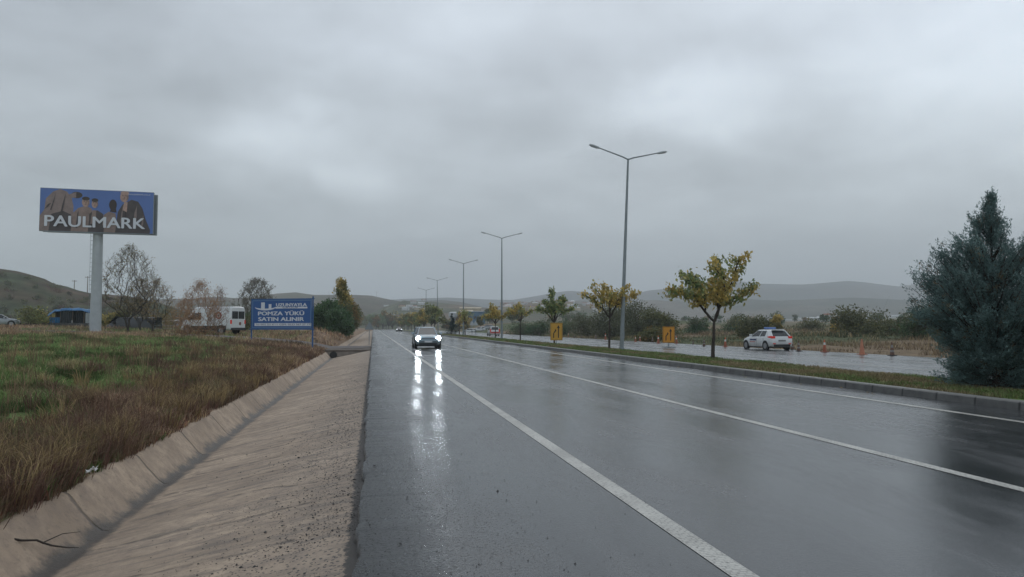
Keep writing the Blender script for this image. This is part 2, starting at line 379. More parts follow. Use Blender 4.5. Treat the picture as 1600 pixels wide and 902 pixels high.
tag(np_mesh('ground',V,[Q],C,SOIL,smooth=True),'brown and green rough ground sheet','ground',kind='structure')

# roads -------------------------------------------------------------
def strip(name,xs_,zf,y0,y1,dy,mat,jit=None,under=None):
    yy=list(np.arange(y0,y1,dy)); 
    if yy[-1]<y1: yy.append(y1)
    V=[];Fq=[]
    for y in yy:
        for i,x in enumerate(xs_):
            xx=x+(jit(i,y) if jit else 0); V.append((xx,y,zf(i,x,y)))
    n=len(xs_)
    for j in range(len(yy)-1):
        for i in range(n-1): a=j*n+i; Fq.append((a,a+1,a+1+n,a+n))
    return np_mesh(name,V,[np.array(Fq)],mats=mat,smooth=False)
def jag(i,y):
    return ((float(fbm(y*3.1,1.7,4))-.5)*.12+(float(vnoise(y*19,0,8))-.5)*.025) if i<=1 else 0
o=strip('road',[-.10,-.085,0.6,3,6,9,11.5],lambda i,x,y:[-.09,-.006,0,0,0,0,0][i]+0,-30,60,.05,ROAD,jag)
tag(o,'wet asphalt carriageway','road',kind='structure')
o=strip('road',[-.10,-.085,0.6,3,6,9,11.5],lambda i,x,y:[-.09,-.006,0,0,0,0,0][i],60,480,4,ROAD); tag(o,'wet asphalt carriageway going into the distance','road',kind='structure')
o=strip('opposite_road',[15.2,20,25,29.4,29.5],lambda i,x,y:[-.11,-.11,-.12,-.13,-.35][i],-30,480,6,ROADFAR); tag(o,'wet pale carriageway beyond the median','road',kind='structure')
def lane(x,w,z=.004,y0=-20,y1=470,dash=None):
    mb=MB(); y=y0
    if dash is None:
        yy=y0
        while yy<y1: 
            e=min(y1,yy+10); mb.add([(x-w/2,yy,z),(x+w/2,yy,z),(x+w/2,e,z),(x-w/2,e,z)],[(0,1,2,3)]); yy=e
    else:
        while y<y1: mb.add([(x-w/2,y,z),(x+w/2,y,z),(x+w/2,y+dash[0],z),(x-w/2,y+dash[0],z)],[(0,1,2,3)]); y+=dash[0]+dash[1]
    return tag(mb.build('road_marking',LINE),'white painted line on wet asphalt','road marking',kind='structure')
lane(2.21,.165); lane(5.90,.15); lane(10.08,.16); lane(16.2,.15,-.105); lane(20.3,.14,-.106); lane(24.5,.14,-.112)
# ditch -------------------------------------------------------------
prof=[(-.02,-.085),(-.35,-.135),(-.9,-.245),(-1.5,-.37),(-2.1,-.49),(-2.5,-.575),(-2.64,-.605),(-2.74,-.60),(-2.80,-.555),(-2.95,-.385),(-3.08,-.23),(-3.13,-.20),(-3.22,-.205),(-3.26,-.34)]
def ditch(y0,y1,dy,lab):
    def zf(i,x,y): return prof[i][1]+ (float(fbm(x*1.2,y*.9,14))-.5)*.035
    def jt(i,y): return (float(fbm(y*1.1,i*.2,15))-.5)*(.05 if 5<i<13 else .02)
    o=strip('drainage_channel',[p[0] for p in prof],zf,y0,y1,dy,DITCH,jt)
    for p in o.data.polygons: p.use_smooth=True
    return tag(o,lab,'drainage channel',kind='structure')
ditch(-6,51.5,.12,'tan concrete lined roadside ditch'); ditch(62.5,330,2,'concrete lined ditch beyond the culvert')
# culvert crossing
cv=thing('culvert','small concrete culvert with a dark pipe mouth crossing the ditch','culvert',(-1.6,51.6,0))
mb=MB(); mb.box(-1.7,1.5,-.06,.24,-.75,-.16); mb.build('headwall',CONC,cv,bevel=.02)
mb=MB(); mb.box(-1.8,1.45,-.1,10.9,-.158,-.06); mb.build('deck_slab',simple('soiled_slab',(.13,.11,.095),.9,0,.3,2,spec=.1),cv,bevel=.02)
mb=MB(); mb.lathe([(.24,-.16),(.24,-.06),(.19,-.06),(.185,-.02),(.01,-.018)],18,(-1.02,-.0,-.40),'y'); mb.build('pipe_mouth',BLACKPL,cv)
# side road
mb=MB(); pts=[]
for (a,b),(c,e) in zip(SR[:-1],SR[1:]):
    n=max(2,int(math.hypot(c-a,e-b)/1.0))
    for k in range(n): pts.append((a+(c-a)*k/n,b+(e-b)*k/n))
pts.append(SR[-1]); W=[]
for i,(x,y) in enumerate(pts):
    q=pts[min(i+1,len(pts)-1)]; p=pts[max(i-1,0)]; t=Vector((q[0]-p[0],q[1]-p[1])).normalized(); nrm=Vector((-t.y,t.x))
    for w in (-3,-1.5,0,1.5,3):
        xx,yy=x+nrm.x*w,y+nrm.y*w; z=float(Hh(min(xx,LIP),yy))+.10 if xx<LIP else -.04
        W.append((xx,yy,z))
fs=[(j*5+i,j*5+i+1,j*5+i+6,j*5+i+5) for j in range(len(pts)-1) for i in range(4)]
mb.add(W,fs); tag(mb.build('side_road',SIDEROAD,smooth=True),'damp grey side road','side road',kind='structure')

# median --------------------------------------------------------------
mb=MB()
for (y0,y1) in [(-20,478)]:
    y=y0
    while y<y1:
        e=min(y1,y+20)
        mb.add([(11.45,y,-.02),(11.47,y,.13),(11.50,y,.162),(11.64,y,.165),(11.64,y,.02),(11.45,e,-.02),(11.47,e,.13),(11.50,e,.162),(11.64,e,.165),(11.64,e,.02)],
          [(0,1,6,5),(1,2,7,6),(2,3,8,7),(3,4,9,8)]); y=e
    y=y0
    while y<y1:
        e=min(y1,y+20)
        mb.add([(15.1,y,.02),(15.1,y,.10),(15.25,y,.09),(15.27,y,-.14),(15.1,e,.02),(15.1,e,.10),(15.25,e,.09),(15.27,e,-.14)],[(0,1,5,4),(1,2,6,5),(2,3,7,6)]); y=e
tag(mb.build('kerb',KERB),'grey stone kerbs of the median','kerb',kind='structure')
MZ=lambda x,y: .145-.05*(x-11.6)/3.5+(fbm(x*1.3,y*.8,77)-.5)*.10*sst(11.6,12.1,x)*(1-sst(14.7,15.1,x))
mx=np.linspace(11.63,15.11,16); my=np.concatenate([np.arange(-20,60,.4),np.arange(60,480,4)])
MX,MY=np.meshgrid(mx,my); V=np.stack([MX,MY,MZ(MX,MY)],-1).reshape(-1,3); idx=np.arange(MX.size).reshape(MX.shape)
Q=np.stack([idx[:-1,:-1],idx[:-1,1:],idx[1:,1:],idx[1:,:-1]],-1).reshape(-1,4)
def med_col(x,y):
    n=fbm(x*.9,y*.35,81)[...,None]; n2=fbm(x*3,y*3,82)[...,None]
    g=sst(.36,.54,n); return np.array([.23,.19,.11])*(1-g)*(.7+.6*n2)+np.array([.13,.18,.065])*g*(.7+.6*n2)
tag(np_mesh('median_ground',V,[Q],med_col(MX,MY).reshape(-1,3),SOIL,smooth=True),'grass strip soil between the carriageways','median',kind='structure')

# hills in real distance, ridges with depth -------------------------------------------
RZ={}
def ridge_z(prof,r0,rc,u,D,base=-3):
    v=float(np.interp(u,[p[0] for p in prof],[p[1] for p in prof])); pc=Pd(u,v,1.0); zc=H0+(pc.z-H0)*rc; k=min(1,max(0,(D-r0)/(rc-r0))); s=k*k*(3-2*k)*.75+k*.25
    q=Pd(u,v,D); return Vector((q.x,q.y,base+(zc-base)*s))
def ridge(name,prof,r0,rc,r1,c1,c2,seed,lab,amp=.0,du=8,base=-3):
    us=np.arange(prof[0][0],prof[-1][0]+du,du); vs=np.interp(us,[p[0] for p in prof],[p[1] for p in prof])
    nr=26; V=[];C=[]
    rr=np.concatenate([np.linspace(r0,rc,17),np.linspace(rc,r1,10)[1:]])
    for u,v in zip(us,vs):
        pc=Pd(float(u),float(v),1.0); dirx,diry=pc.x,pc.y; tan=(pc.z-H0)
        for r in rr:
            k=(r-r0)/(rc-r0) if r<=rc else (r1-r)/(r1-rc)
            s=k*k*(3-2*k)*.75+k*.25
            x,y=dirx*r,diry*r
            zc=H0+tan*rc
            n=(fbm(np.array(x/rc*7),np.array(y/rc*7),seed)-.5)
            z=base+(zc-base)*s+float(n)*amp*(zc-base)*k*(1-k)*4
            V.append((x,y,z)); f=float(fbm(np.array(x/rc*16),np.array(y/rc*16),seed+5)); f=float(sst(.3,.7,f))
            f2=float(fbm(np.array(x/rc*60),np.array(y/rc*60),seed+9,3)); C.append(tuple(((a*(1-f)+b*f)*(.55+.9*f2)) for a,b in zip(c1,c2)))
    n=len(rr); idx=np.arange(len(us)*n).reshape(len(us),n); Q=np.stack([idx[:-1,:-1],idx[:-1,1:],idx[1:,1:],idx[1:,:-1]],-1).reshape(-1,4)
    return tag(np_mesh(name,np.array(V),[Q],np.array(C),HILL,smooth=True),lab,'hill',kind='structure')
NH=[(-420,452),(-250,425),(-120,416),(-40,418),(0,420),(28,424),(50,430),(70,436),(85,444),(105,448),(122,454),(140,458),(165,460),(200,463),(235,470),(270,480),(310,497),(340,512)]
near_z=lambda u,D: ridge_z(NH,190,330,u,D)
ridge('near_hill',NH,190,330,560,(.10,.066,.05),(.055,.068,.038),3,'scrubby brown hill at the left',.0,5)
TH=[(540,511),(575,492),(600,480),(630,470),(680,472),(720,477),(760,482),(800,475),(850,471),(900,474),(950,484),(1000,494),(1060,506)]
town_z=lambda u,D: ridge_z(TH,500,900,u,D)
ridge('town_hill',TH,500,900,1250,(.16,.12,.09),(.10,.11,.07),53,'low rise with the town on it',.0,6)
ridge('middle_hill',[(150,500),(200,475),(240,468),(300,467),(340,464),(365,466),(400,466),(430,459),(462,457),(490,461),(520,461),(555,461),(580,462),(602,467),(630,472),(660,477),(700,486),(740,500)],700,1350,2000,(.10,.075,.055),(.07,.07,.045),13,'brown ridge across the background',.15,6)
ridge('middle_hill',[(560,500),(600,480),(640,473),(670,470),(690,469),(720,472),(745,478),(790,487),(830,495),(900,505)],1100,1700,2400,(.09,.07,.05),(.05,.06,.04),23,'dark ridge behind the town',.15,6)
ridge('far_hill',[(480,486),(560,474),(600,469),(640,467),(700,465),(760,468),(800,469),(830,464),(860,459),(890,456),(930,459),(980,462),(1010,455),(1045,453),(1080,449),(1120,444),(1150,441),(1175,444),(1200,445),(1252,445),(1290,442),(1324,439),(1350,441),(1380,445),(1408,448),(1440,442),(1500,436),(1600,440),(1800,436),(2100,445)],2100,3100,4300,(.075,.07,.06),(.04,.05,.042),33,'hazy mountain range at the right',.7,7)
ridge('far_hill',[(780,492),(850,478),(900,470),(960,474),(1050,470),(1130,466),(1220,470),(1330,465),(1440,470),(1600,462),(1900,468)],1300,1900,2600,(.12,.10,.075),(.045,.055,.04),43,'low foothills before the mountains',.7,7)

# ------------------------------------------------------------------ vegetation
def blades_arr(P,hgt,wid,dirx,diry,lean,col):
    n=len(P); ang=RNG.uniform(0,math.pi,n); wx=np.cos(ang)*wid/2; wy=np.sin(ang)*wid/2
    l=lean*hgt; V=np.zeros((n,5,3)); z0=P[:,2]-.02
    V[:,0]=np.stack([P[:,0]-wx,P[:,1]-wy,z0],-1); V[:,1]=np.stack([P[:,0]+wx,P[:,1]+wy,z0],-1)
    mx_=P[:,0]+dirx*l*.3; my_=P[:,1]+diry*l*.3; mz=P[:,2]+hgt*.58
    V[:,2]=np.stack([mx_-wx*.7,my_-wy*.7,mz],-1); V[:,3]=np.stack([mx_+wx*.7,my_+wy*.7,mz],-1)
    V[:,4]=np.stack([P[:,0]+dirx*l,P[:,1]+diry*l,P[:,2]+hgt*(1-.35*np.clip(lean,0,1.2))],-1)
    b=np.arange(n)*5; Q=np.stack([b,b+1,b+3,b+2],-1); T=np.stack([b+2,b+3,b+4],-1)
    return V.reshape(-1,3),Q,T,np.repeat(col,5,0)
def merge(parts):
    Vs=[];Qs=[];Ts=[];Cs=[];o=0
    for V,Q,T,C in parts: Vs.append(V);Qs.append(Q+o);Ts.append(T+o);Cs.append(C);o+=len(V)
    return np.concatenate(Vs),[np.concatenate(Qs),np.concatenate(Ts)],np.concatenate(Cs)
def rough_grass(n,y0,y1,pw):
    y=y0+(y1-y0)*RNG.uniform(0,1,n)**pw; lim=np.maximum(.47*y+1.2,3.6)
    x=LIP+.02-(lim+LIP)*RNG.uniform(0,1,n)
    k=(d_side(x,y)>3.2)&((fbm(x*2.1,y*2.1,91)+.25*fbm(x*.6,y*.6,92))>.36+.16*(y<30))
    x,y=x[k],y[k]
    return x,y
parts=[]
for n,y0,y1,pw,hs in ((150000,6,30,1.15,1.0),(80000,28,62,1.1,1.5),(40000,58,125,1.1,2.2)):
    x,y=rough_grass(n,y0,y1,pw); z=Hh(x,y); c=ground_col(x,y); g=(c[:,1]-c[:,0]); m=len(x)
    gn=sst(-.02,.015,g)
    tall=fbm(x*.55,y*.55,95)
    h=(.27*(1-gn)+.13*gn)*(.35+1.3*tall)*RNG.uniform(.5,1.5,m)*(1+.25*(hs-1))
    h=h*sst(-.1,.9,LIP-x+.35)+.05
    w=(.006+.003*RNG.uniform(0,1,m))*(1+y*.055)
    a=RNG.uniform(0,2*math.pi,m); ln=RNG.uniform(.1,1.1,m)
    br=RNG.uniform(.55,1.5,(m,1))*(.6+1.0*sst(.32,.62,fbm(x*.9,y*.7,111)))[:,None]; cc=c*br
    st=(RNG.uniform(0,1,m)<(.20+.25*(tall>.55))*(1-.75*gn))[:,None]; cc=np.where(st,np.array([.33,.25,.15])*br,cc)
    rd=(RNG.uniform(0,1,m)<.10*(1-gn))[:,None]; cc=np.where(rd,np.array([.20,.095,.062])*br,cc)
    parts.append(blades_arr(np.stack([x,y,z],-1),h,w,np.cos(a),np.sin(a),ln,cc))
V,Fs,C=merge(parts)
tag(np_mesh('rough_grass',V,Fs,C,BLADE),'dry brown weeds and green grass on the left verge','grass',kind='stuff')
# dry weed clumps: countless twiggy tufts
parts=[]
def clumps(n,y0,y1,fx,cols,nb,hh,ww,spread,zf,lean=(.3,1.2)):
    for _ in range(n):
        y=y0+(y1-y0)*RNG.uniform()**1.25; x=fx(y)
        if x<LIP+.1 and float(d_side(np.array(x),np.array(y)))<3.6: continue
        z=float(zf(x,y)); m=nb; a=RNG.uniform(0,2*math.pi,m); rr=RNG.uniform(0,spread,m); hz=hh*RNG.uniform(.6,1.4)
        P=np.stack([x+np.cos(a)*rr,y+np.sin(a)*rr,np.full(m,z)],-1); c=np.array(cols[RNG.integers(len(cols))])*RNG.uniform(.55,1.4,(m,1))
        parts.append(blades_arr(P,hz*RNG.uniform(.5,1.1,m),np.full(m,ww*(1+y*.04)),np.cos(a),np.sin(a),RNG.uniform(*lean,m),c))
bx_=lambda y: LIP-.12-abs(RNG.normal(0,.055*y+.35))
clumps(800,6.5,48,bx_,[(.19,.12,.085),(.14,.085,.065),(.24,.165,.105),(.17,.095,.075)],46,.42,.0065,.22,Hh)
clumps(260,6.5,40,bx_,[(.36,.27,.14),(.30,.22,.11)],60,.45,.007,.12,Hh,(.2,.9))
clumps(260,6.5,40,lambda y:LIP-.2-RNG.uniform(0,.42*y),[(.30,.22,.13),(.20,.12,.085),(.15,.09,.07)],16,.75,.0045,.10,Hh,(.05,.5))
clumps(230,6.5,32,lambda y:LIP-.1-RNG.uniform(0,.42*y),[(.11,.17,.06),(.17,.19,.08)],34,.16,.020,.16,Hh,(.6,1.3))
clumps(110,6.5,16,lambda y:LIP-.1-RNG.uniform(0,1.8),[(.09,.15,.04),(.14,.17,.06)],50,.22,.010,.14,Hh,(.2,1.0))
V,Fs,C=merge(parts)
tag(np_mesh('dry_weeds',V,Fs,C,BLADE),'tufts of dead weeds and straw along the ditch','weeds',kind='stuff')
# median grass
parts=[]
for n,y0,y1,wk in ((80000,12,50,1.0),(26000,48,150,2.6)):
    y=y0+(y1-y0)*RNG.uniform(0,1,n)**1.3; x=RNG.uniform(11.62,15.12,n); k=fbm(x*2.5,y*2.5,97)>.38; x,y=x[k],y[k]; m=len(x)
    c=med_col(x,y)*RNG.uniform(.6,1.6,(m,1)); c=np.where((RNG.uniform(0,1,m)<.2)[:,None],np.array([.19,.15,.08])*RNG.uniform(.6,1.3,(m,1)),c)
    a=RNG.uniform(0,2*math.pi,m); h=.09*RNG.uniform(.4,1.5,m)*(.5+fbm(x,y*.7,98))
    parts.append(blades_arr(np.stack([x,y,MZ(x,y)],-1),h,.011*wk*(1+y*.02)*RNG.uniform(.6,1.4,m),np.cos(a),np.sin(a),RNG.uniform(.2,1.3,m),c))
V,Fs,C=merge(parts)
tag(np_mesh('median_grass',V,Fs,C,BLADE),'short wet grass on the median strip','grass',kind='stuff')
# field grass beyond the far carriageway
parts=[]
for n,r0,r1,wk,hk in ((60000,1,30,1,1.0),(45000,25,140,2.5,1.6)):
    y=RNG.uniform(15,190,n); x=29.9+r0+(r1-r0)*RNG.uniform(0,1,n)**1.5; m=n
    cl=fbm(x*.5,y*.22,101); k=cl>.42; x,y,cl=x[k],y[k],cl[k]; m=len(x)
    c=ground_col(x,y)*RNG.uniform(.6,1.5,(m,1)); s=(RNG.uniform(0,1,m)<.45*sst(.5,.62,cl))[:,None]; c=np.where(s,np.array([.34,.26,.15])*RNG.uniform(.6,1.25,(m,1)),c)
    a=RNG.uniform(0,2*math.pi,m); h=.5*hk*RNG.uniform(.4,1.3,m)*sst(.38,.65,cl)+.08
    parts.append(blades_arr(np.stack([x,y,Hh(x,y)],-1),h,.05*wk*RNG.uniform(.6,1.4,m),np.cos(a),np.sin(a),RNG.uniform(.2,1.3,m),c))
V,Fs,C=merge(parts)
tag(np_mesh('field_grass',V,Fs,C,BLADE),'straw and brown grass on the field bank','grass',kind='stuff')
# grit, pebbles and fallen leaves
def scatter_stones(name,lab,P,s,mat):
    P=np.asarray(P); n=len(P); base=np.array([(1,0,0),(0,1,0),(-1,0,0),(0,-1,0),(.1,.1,.8),(.0,.0,-.4)]);
    V=P[:,None,:]+base[None]*RNG.uniform(.6,1.4,(n,6,3))*s[:,None,None]
    T=np.array([(0,1,4),(1,2,4),(2,3,4),(3,0,4),(1,0,5),(2,1,5),(3,2,5),(0,3,5)]); T=(T[None]+(np.arange(n)*6)[:,None,None]).reshape(-1,3)
    return tag(np_mesh(name,V.reshape(-1,3),[T],mats=mat),lab,'gravel',kind='stuff')
def dz(x): return np.interp(x,[p[0] for p in prof[::-1]],[p[1] for p in prof[::-1]])
n=8000; y=3.5+30*RNG.uniform(0,1,n)**2; x=-.12-abs(RNG.normal(0,.62,n)); k=x>-2.9; x,y=x[k],y[k]
P=np.stack([x,y,dz(x)+.004],-1); s=RNG.lognormal(-5.25,.38,len(x)); scatter_stones('loose_grit','black asphalt grit spilled on the concrete slope',P,s,STONE)
n=3600; y=3.5+22*RNG.uniform(0,1,n)**1.8; x=-.05+abs(RNG.normal(0,.8,n)); P=np.stack([x,y,np.full(n,.003)],-1); s=RNG.lognormal(-5.75,.38,n)
scatter_stones('loose_grit','small dark stones on the wet shoulder',P,s,STONE)
def leaves_arr(P,s,col,nrmz=0.0):
    n=len(P); d=RNG.normal(size=(n,3)); d[:,2]-=nrmz; d/=np.linalg.norm(d,axis=1)[:,None]
    e=RNG.normal(size=(n,3)); e-=d*(e*d).sum(1)[:,None]; e/=np.linalg.norm(e,axis=1)[:,None]
    s=s[:,None] if np.ndim(s) else s
    V=np.stack([P-d*s*.55,P+e*s*.36-d*s*.08,P+d*s*.62,P-e*s*.36-d*s*.08],1)
    b=np.arange(n)*4; Q=np.stack([b,b+1,b+2,b+3],-1); return V.reshape(-1,3),Q,np.repeat(col,4,0)
n=420; y=14+50*RNG.uniform(0,1,n)**1.2; x=np.clip(RNG.normal(13.8,1.4,n),10.7,15.0); z=np.where(x>11.6,MZ(x,y)+.05,np.where(x>11.44,.17,.008))
col=np.array([(.36,.24,.05),(.28,.17,.05),(.2,.2,.05),(.22,.10,.04)])[RNG.integers(0,4,n)]
d=RNG.uniform(0,6.28,n); V=np.stack([np.stack([x+np.cos(d+k*1.571)*.045*(1 if k%2 else .7),y+np.sin(d+k*1.571)*.045,z+RNG.uniform(0,.015,n)],-1) for k in range(4)],1)
Q=(np.arange(n)*4)[:,None]+np.arange(4)[None]
tag(np_mesh('fallen_leaves',V.reshape(-1,3),[Q],np.repeat(col,4,0),LEAF),'yellow leaves fallen under the median trees','leaves',kind='stuff')

# ---- tree machinery
def skin(segs,n=5):
    """segs: list of (p0,p1,r0,r1)"""
    m=len(segs); P0=np.array([s[0] for s in segs]); P1=np.array([s[1] for s in segs]); r0=np.array([s[2] for s in segs]); r1=np.array([s[3] for s in segs])
    d=P1-P0; L_=np.linalg.norm(d,axis=1)[:,None]+1e-9; d=d/L_; ref=np.where(abs(d[:,2:3])<.9,[[0,0,1.]],[[1.,0,0]])
    e1=np.cross(d,ref); e1/=np.linalg.norm(e1,axis=1)[:,None]; e2=np.cross(d,e1)
    t=np.arange(n)*2*math.pi/n; ring=(e1[:,None]*np.cos(t)[None,:,None]+e2[:,None]*np.sin(t)[None,:,None])
    V=np.concatenate([P0[:,None]+ring*r0[:,None,None],P1[:,None]+ring*r1[:,None,None]],1).reshape(-1,3)
    b=(np.arange(m)*2*n)[:,None]; k=np.arange(n)[None]; Q=np.stack([b+k,b+(k+1)%n,b+n+(k+1)%n,b+n+k],-1).reshape(-1,4)
    return V,Q
def grow(rng,p,d,length,r,depth,segs,tips,split=(2,3),ang=.5,shrink=.72,up=.1,steps=3,curl=.14,rs=.62,minr=.004,mid=False):
    q=np.array(p,float); d=np.array(d,float); st=length/steps; r0=r
    for i in range(steps):
        d=d+rng.normal(0,curl,3); d[2]+=up*.3; d/=np.linalg.norm(d); r1=max(minr,r0*(1-.28/steps*1.2)); q2=q+d*st
        segs.append((q.copy(),q2.copy(),r0,r1)); q=q2; r0=r1
        if depth<=2 or mid: tips.append((q.copy(),d.copy(),depth))
    if depth==0: return
    nb=rng.integers(split[0],split[1]+1)
    for k in range(nb):
        a=rng.normal(0,1,3); a-=d*a.dot(d); a/=np.linalg.norm(a)+1e-9; an=ang*rng.uniform(.6,1.35)
        nd=d*math.cos(an)+a*math.sin(an); nd[2]+=up; nd/=np.linalg.norm(nd)
        grow(rng,q,nd,length*shrink*rng.uniform(.75,1.2),max(minr,r0*rs*rng.uniform(.8,1.1)),depth-1,segs,tips,split,ang,shrink,up,steps,curl,rs,minr,mid)
def mktree(name,label,cat,loc,segs,P,size,col,bark=BARK,group=None,sides=5,nrmz=0,crown='crown'):
    t=thing(name,label,cat,loc,0,group)
    V,Q=skin(segs,sides); o=np_mesh('trunk',V,[Q],mats=bark,parent=t,smooth=True)
    if P is not None:
        V,Q,C=leaves_arr(P,size,col,nrmz); np_mesh(crown,V,[Q],C,LEAF,t)
    return t
def pick(rng,n,cols,jit=.25):
    c=np.array(cols)[rng.integers(0,len(cols),n)]; return c*rng.uniform(1-jit,1+jit,(n,1))
def leaf_on(rng,tips,per,spread,droop=0.0):
    T=np.array([t[0] for t in tips]); P=np.repeat(T,per,0)+rng.normal(0,spread,(len(T)*per,3)); P[:,2]-=abs(rng.normal(0,1,len(P)))*droop; return P

# median trees: big drooping leaves, green to yellow
YG=[(.28,.32,.13),(.23,.28,.12),(.38,.35,.14)]; YE=[(.60,.44,.13),(.52,.39,.13),(.44,.37,.15)]; GR=[(.16,.22,.11),(.19,.26,.125)]
def median_tree(x,y,limbs,h0,label,pal,seed,scale=1.0,leaf=.17,per=7,grp='young trees along the median strip'):
    rng=np.random.default_rng(seed); segs=[];tips=[]; g=[]
    z0=-.05; top=np.array([limbs['lean'],0,h0]); 
    pr=np.array([0,0,z0])
    for k in range(1,6):
        q=np.array([limbs['lean']*(k/5)**1.5,.03*math.sin(k*2+seed),z0+(h0-z0)*k/5]); segs.append((pr,q,.085*scale*(1-.08*(k-1)),.085*scale*(1-.08*k))); pr=q
    for pts in limbs['l']:
        pr=top; r=.052*scale; n=len(pts)
        for j,pt in enumerate(pts):
            q=np.array(pt,float); L_=np.linalg.norm(q-pr); ns=max(2,int(L_/.22)); a=pr.copy()
            for s_ in range(ns):
                b=pr+(q-pr)*(s_+1)/ns+rng.normal(0,.02,3); rr=max(.006,r*.93); segs.append((a.copy(),b.copy(),r,rr)); r=rr
                far=j>0 or s_>ns*.45
                if far and np.linalg.norm(b-top)>.95:
                    tips.append((b.copy(),None,1))
                    for _ in range(3):
                        d=rng.normal(0,1,3); d[2]=abs(d[2])*.5+.15; d/=np.linalg.norm(d); L2=rng.uniform(.16,.46)
                        e=b+d*L2; segs.append((b.copy(),e.copy(),.008,.003)); tips.append((b+d*L2*.6,None,1)); tips.append((e,None,1))
                a=b
            pr=q
    P=leaf_on(rng,tips,per,.085,.10); n=len(P)
    f=fbm(P[:,0]*1.4+seed,P[:,2]*1.4,seed); mixw=sst(.38,.60,f+rng.normal(0,.08,n))[:,None]
    C=pick(rng,n,pal[0])*(1-mixw)+pick(rng,n,pal[1])*mixw
    return mktree('young_street_tree',label,'tree',(x,y,float(MZ(x,y))),segs,P,leaf*rng.uniform(.6,1.25,n),C,BARK,grp,6,1.1)
p1=Pz(1114,560,.13)
median_tree(p1.x,p1.y,dict(lean=.09,l=[[(-.35,0,2.05),(-.75,.2,2.7),(-1.35,.1,2.85),(-2.0,.0,2.95)],[(-.35,0,2.05),(-.6,-.5,2.9),(-.95,-.5,3.25),(-1.5,-.4,3.55)],
 [(.3,0,2.2),(.35,.2,3.0),(.5,.1,3.8),(.35,0,4.35)],[(.3,0,2.2),(.75,-.1,3.1),(1.05,-.2,4.0),(1.25,-.2,4.5)],[(.3,0,2.2),(1.1,.3,2.6),(1.7,.2,3.0),(2.2,.2,3.15)],
 [(.3,0,2.2),(.2,-.8,3.0),(.1,-.9,3.5),(-.3,-.7,4.0)],[(.3,0,2.2),(.3,.9,3.0),(.4,1.1,3.5)],[(-.35,0,2.05),(-.5,.7,2.9),(-.3,.9,3.6)]]),1.62,
 'nearest broadleaf tree on the median, forked trunk, green and yellow leaves',(GR+YG,YE),5,1.05,.16,8)
p2=Pz(952,545,.13)
median_tree(p2.x,p2.y,dict(lean=.05,l=[[(-.4,.1,2.5),(-.9,.2,3.1),(-1.4,.1,3.3)],[(-.4,0,2.5),(-.7,-.5,3.3),(-1.0,-.4,3.8)],[(.4,0,2.6),(1.0,.1,3.1),(1.5,0,3.4),(1.75,0,3.5)],
 [(.1,0,2.8),(0,.3,3.6),(-.25,.2,4.05)],[(.4,0,2.6),(.7,-.3,3.5),(.95,-.3,3.9)],[(.3,.5,2.9),(.4,.8,3.5)],[(-.2,-.6,2.9),(.3,-.9,3.5)]]),1.95,
 'median tree just left of the big lamp post, mostly yellow leaves',(YE+YG,YE),6,.9,.16,8)
q=Pz(866,537,.13)
median_tree(q.x,q.y,dict(lean=.0,l=[[(-.4,.1,2.3),(-.9,.2,2.8),(-1.5,.1,2.9)],[(-.3,0,2.5),(-.6,-.5,3.2),(-.8,-.4,3.5)],[(.4,0,2.3),(1.0,.1,2.7),(1.6,0,2.9)],
 [(.1,0,2.8),(0,.3,3.6),(-.15,.2,4.3)],[(.4,0,2.6),(.6,-.3,3.5),(.8,-.3,3.7)],[(.3,.5,2.6),(.4,.8,3.2)],[(-.2,-.6,2.6),(.3,-.9,3.2)]]),1.75,
 'dense green median tree standing behind the amber arrow sign',(GR+YG,YG+GR),8,.9,.17,9)
q=Pz(813,532,.13)
median_tree(q.x,q.y,dict(lean=.0,l=[[(-.5,.1,2.6),(-1.1,.2,3.1)],[(-.3,0,2.7),(-.5,-.5,3.6)],[(.4,0,2.5),(1.1,.1,3.0),(1.5,0,3.1)],[(.1,0,2.8),(0,.3,3.6)],[(.3,.5,2.6),(.4,.8,3.2)]]),1.9,
 'thin yellow green tree right of the second lamp post',(YG,YE),9,.8,.18,5)
q=Pz(774,528.5,.13)
median_tree(q.x,q.y,dict(lean=.0,l=[[(-.4,.1,2.3),(-1.0,.2,2.8),(-1.4,.1,2.7)],[(-.3,0,2.5),(-.5,-.5,3.4),(-.7,-.4,4.0)],[(.4,0,2.3),(1.0,.1,2.7),(1.6,0,3.2)],
 [(.1,0,2.8),(-.1,.3,3.7)],[(.3,.5,2.6),(.4,.8,3.2)],[(-.2,-.6,2.6),(.3,-.9,3.2)]]),1.75,
 'yellow median tree at the foot of the second lamp post',(YE,YE+YG),10,.9,.19,8)

